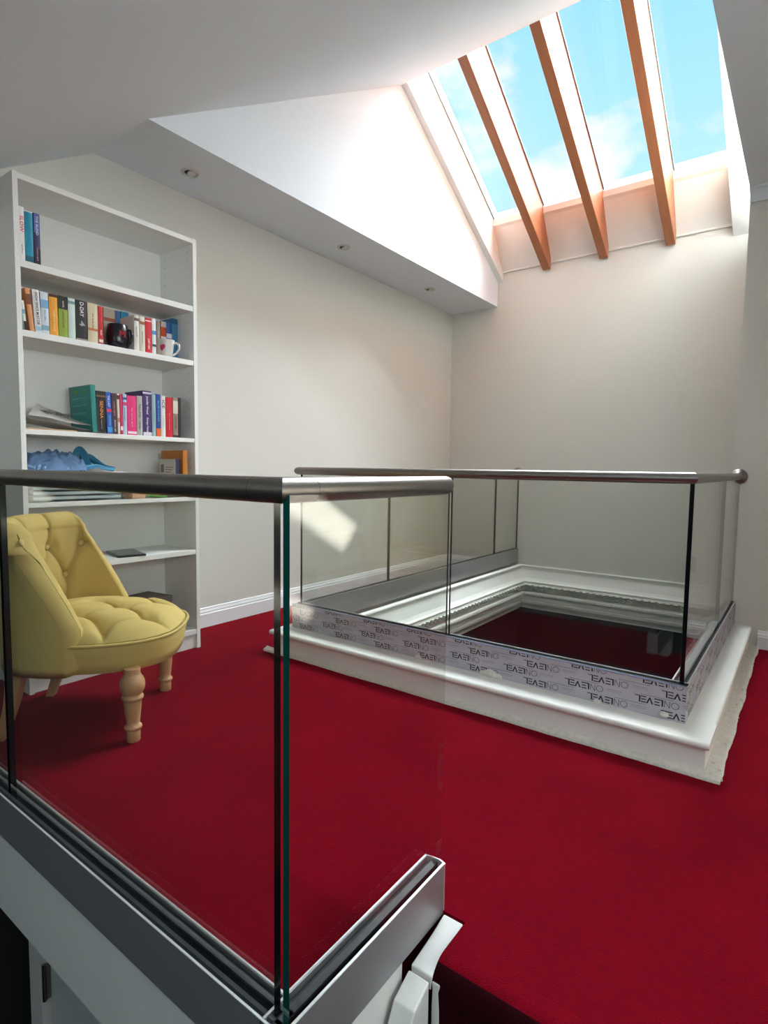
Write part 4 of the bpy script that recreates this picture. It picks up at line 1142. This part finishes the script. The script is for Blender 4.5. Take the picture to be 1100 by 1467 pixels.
# ------------------------------------------------------------------ sky and sun
wd = bpy.data.worlds.new('sky'); scene.world = wd; wd.use_nodes = True
nt = wd.node_tree; nt.nodes.clear()
out = nt.nodes.new('ShaderNodeOutputWorld'); bg = nt.nodes.new('ShaderNodeBackground')
tc = nt.nodes.new('ShaderNodeTexCoord'); sep = nt.nodes.new('ShaderNodeSeparateXYZ')
nt.links.new(tc.outputs['Generated'], sep.inputs[0])
gr = nt.nodes.new('ShaderNodeValToRGB')
e = gr.color_ramp.elements
e[0].position = 0; e[0].color = (.62, .66, .66, 1); e[1].position = 1; e[1].color = (.08, .36, .66, 1)
x = e.new(.42); x.color = (.40, .68, .74, 1); x = e.new(.72); x.color = (.20, .55, .74, 1)
nt.links.new(sep.outputs['Z'], gr.inputs[0])
mp = nt.nodes.new('ShaderNodeMapping'); mp.inputs['Scale'].default_value = (1, 1, 1.7); mp.inputs['Location'].default_value = (1.35, .6, .4)
nt.links.new(tc.outputs['Generated'], mp.inputs[0])
cl = nt.nodes.new('ShaderNodeTexNoise'); cl.inputs['Scale'].default_value = 4.6; cl.inputs['Detail'].default_value = 7; cl.inputs['Roughness'].default_value = .55
nt.links.new(mp.outputs[0], cl.inputs['Vector'])
cr = nt.nodes.new('ShaderNodeValToRGB'); cr.color_ramp.elements[0].position = .50; cr.color_ramp.elements[1].position = .62
nt.links.new(cl.outputs['Fac'], cr.inputs[0])
mx = nt.nodes.new('ShaderNodeMixRGB'); mx.inputs[2].default_value = (.76, .77, .78, 1)
nt.links.new(cr.outputs[0], mx.inputs[0]); nt.links.new(gr.outputs[0], mx.inputs[1])
nt.links.new(mx.outputs[0], bg.inputs[0]); bg.inputs[1].default_value = WORLD = 1.0
nt.links.new(bg.outputs[0], out.inputs[0])

def sun(name, d, strength, angle, col):
    l = bpy.data.lights.new(name, 'SUN'); l.energy = strength; l.angle = angle; l.color = col
    o = bpy.data.objects.new(name, l); COL.objects.link(o)
    o.rotation_euler = Vector(d).to_track_quat('-Z', 'Y').to_euler(); return o
sun('sun', (2.5, -1.9, -2.34), 44.0, math.radians(.6), (1, .95, .86))
sun('bright_sky', (-.08, -.50, -1.0), 31.0, math.radians(70), (.93, 1, 1.06))

l = bpy.data.lights.new('rear_fill_light', 'AREA'); l.shape = 'RECTANGLE'; l.size = 2.8; l.size_y = .72; l.energy = 6; l.color = (.86, .95, 1)  # fill lamp added outside the unseen rear window
o = bpy.data.objects.new('rear_fill_light', l); COL.objects.link(o); o.location = (-.85, -2.2, 1.36); o.rotation_euler = (PI/2, 0, 0)

l = bpy.data.lights.new('side_fill_light', 'AREA'); l.shape = 'RECTANGLE'; l.size = 1.7; l.size_y = .72; l.energy = 30; l.color = (.90, .97, 1)  # another added fill lamp, outside the unseen window on the right
o = bpy.data.objects.new('side_fill_light', l); COL.objects.link(o); o.location = (XR+.15, .27, 1.36); o.rotation_euler = (PI/2, 0, PI/2)

# ------------------------------------------------------------------ camera
cam = bpy.data.cameras.new('camera'); co = bpy.data.objects.new('camera', cam); COL.objects.link(co)
f, pitch, roll, yaw, H = 817.4, .0764, .0137, .6365, .9257
w_ = Vector((-math.sin(yaw)*math.cos(pitch), math.cos(yaw)*math.cos(pitch), -math.sin(pitch)))
r_ = Vector((math.cos(yaw), math.sin(yaw), 0)); u_ = r_.cross(w_)
c_, s2 = math.cos(roll), math.sin(roll)
R1 = c_*r_+s2*u_; U1 = -s2*r_+c_*u_
co.matrix_world = Matrix(((R1.x, U1.x, -w_.x, 0), (R1.y, U1.y, -w_.y, 0), (R1.z, U1.z, -w_.z, H), (0, 0, 0, 1)))
cam.sensor_fit = 'VERTICAL'; cam.sensor_height = 36; cam.lens = f*36/1467; cam.clip_start = .02
scene.camera = co

scene.view_settings.view_transform = 'Standard'; scene.view_settings.look = 'None'
scene.view_settings.gamma = 1; scene.view_settings.use_curve_mapping = False
scene.view_settings.exposure = 0.58
cy = scene.cycles
cy.use_denoising = True; cy.max_bounces = 12; cy.diffuse_bounces = 6; cy.glossy_bounces = 5; cy.transparent_max_bounces = 24
cy.sample_clamp_indirect = 6; cy.caustics_reflective = False; cy.caustics_refractive = False
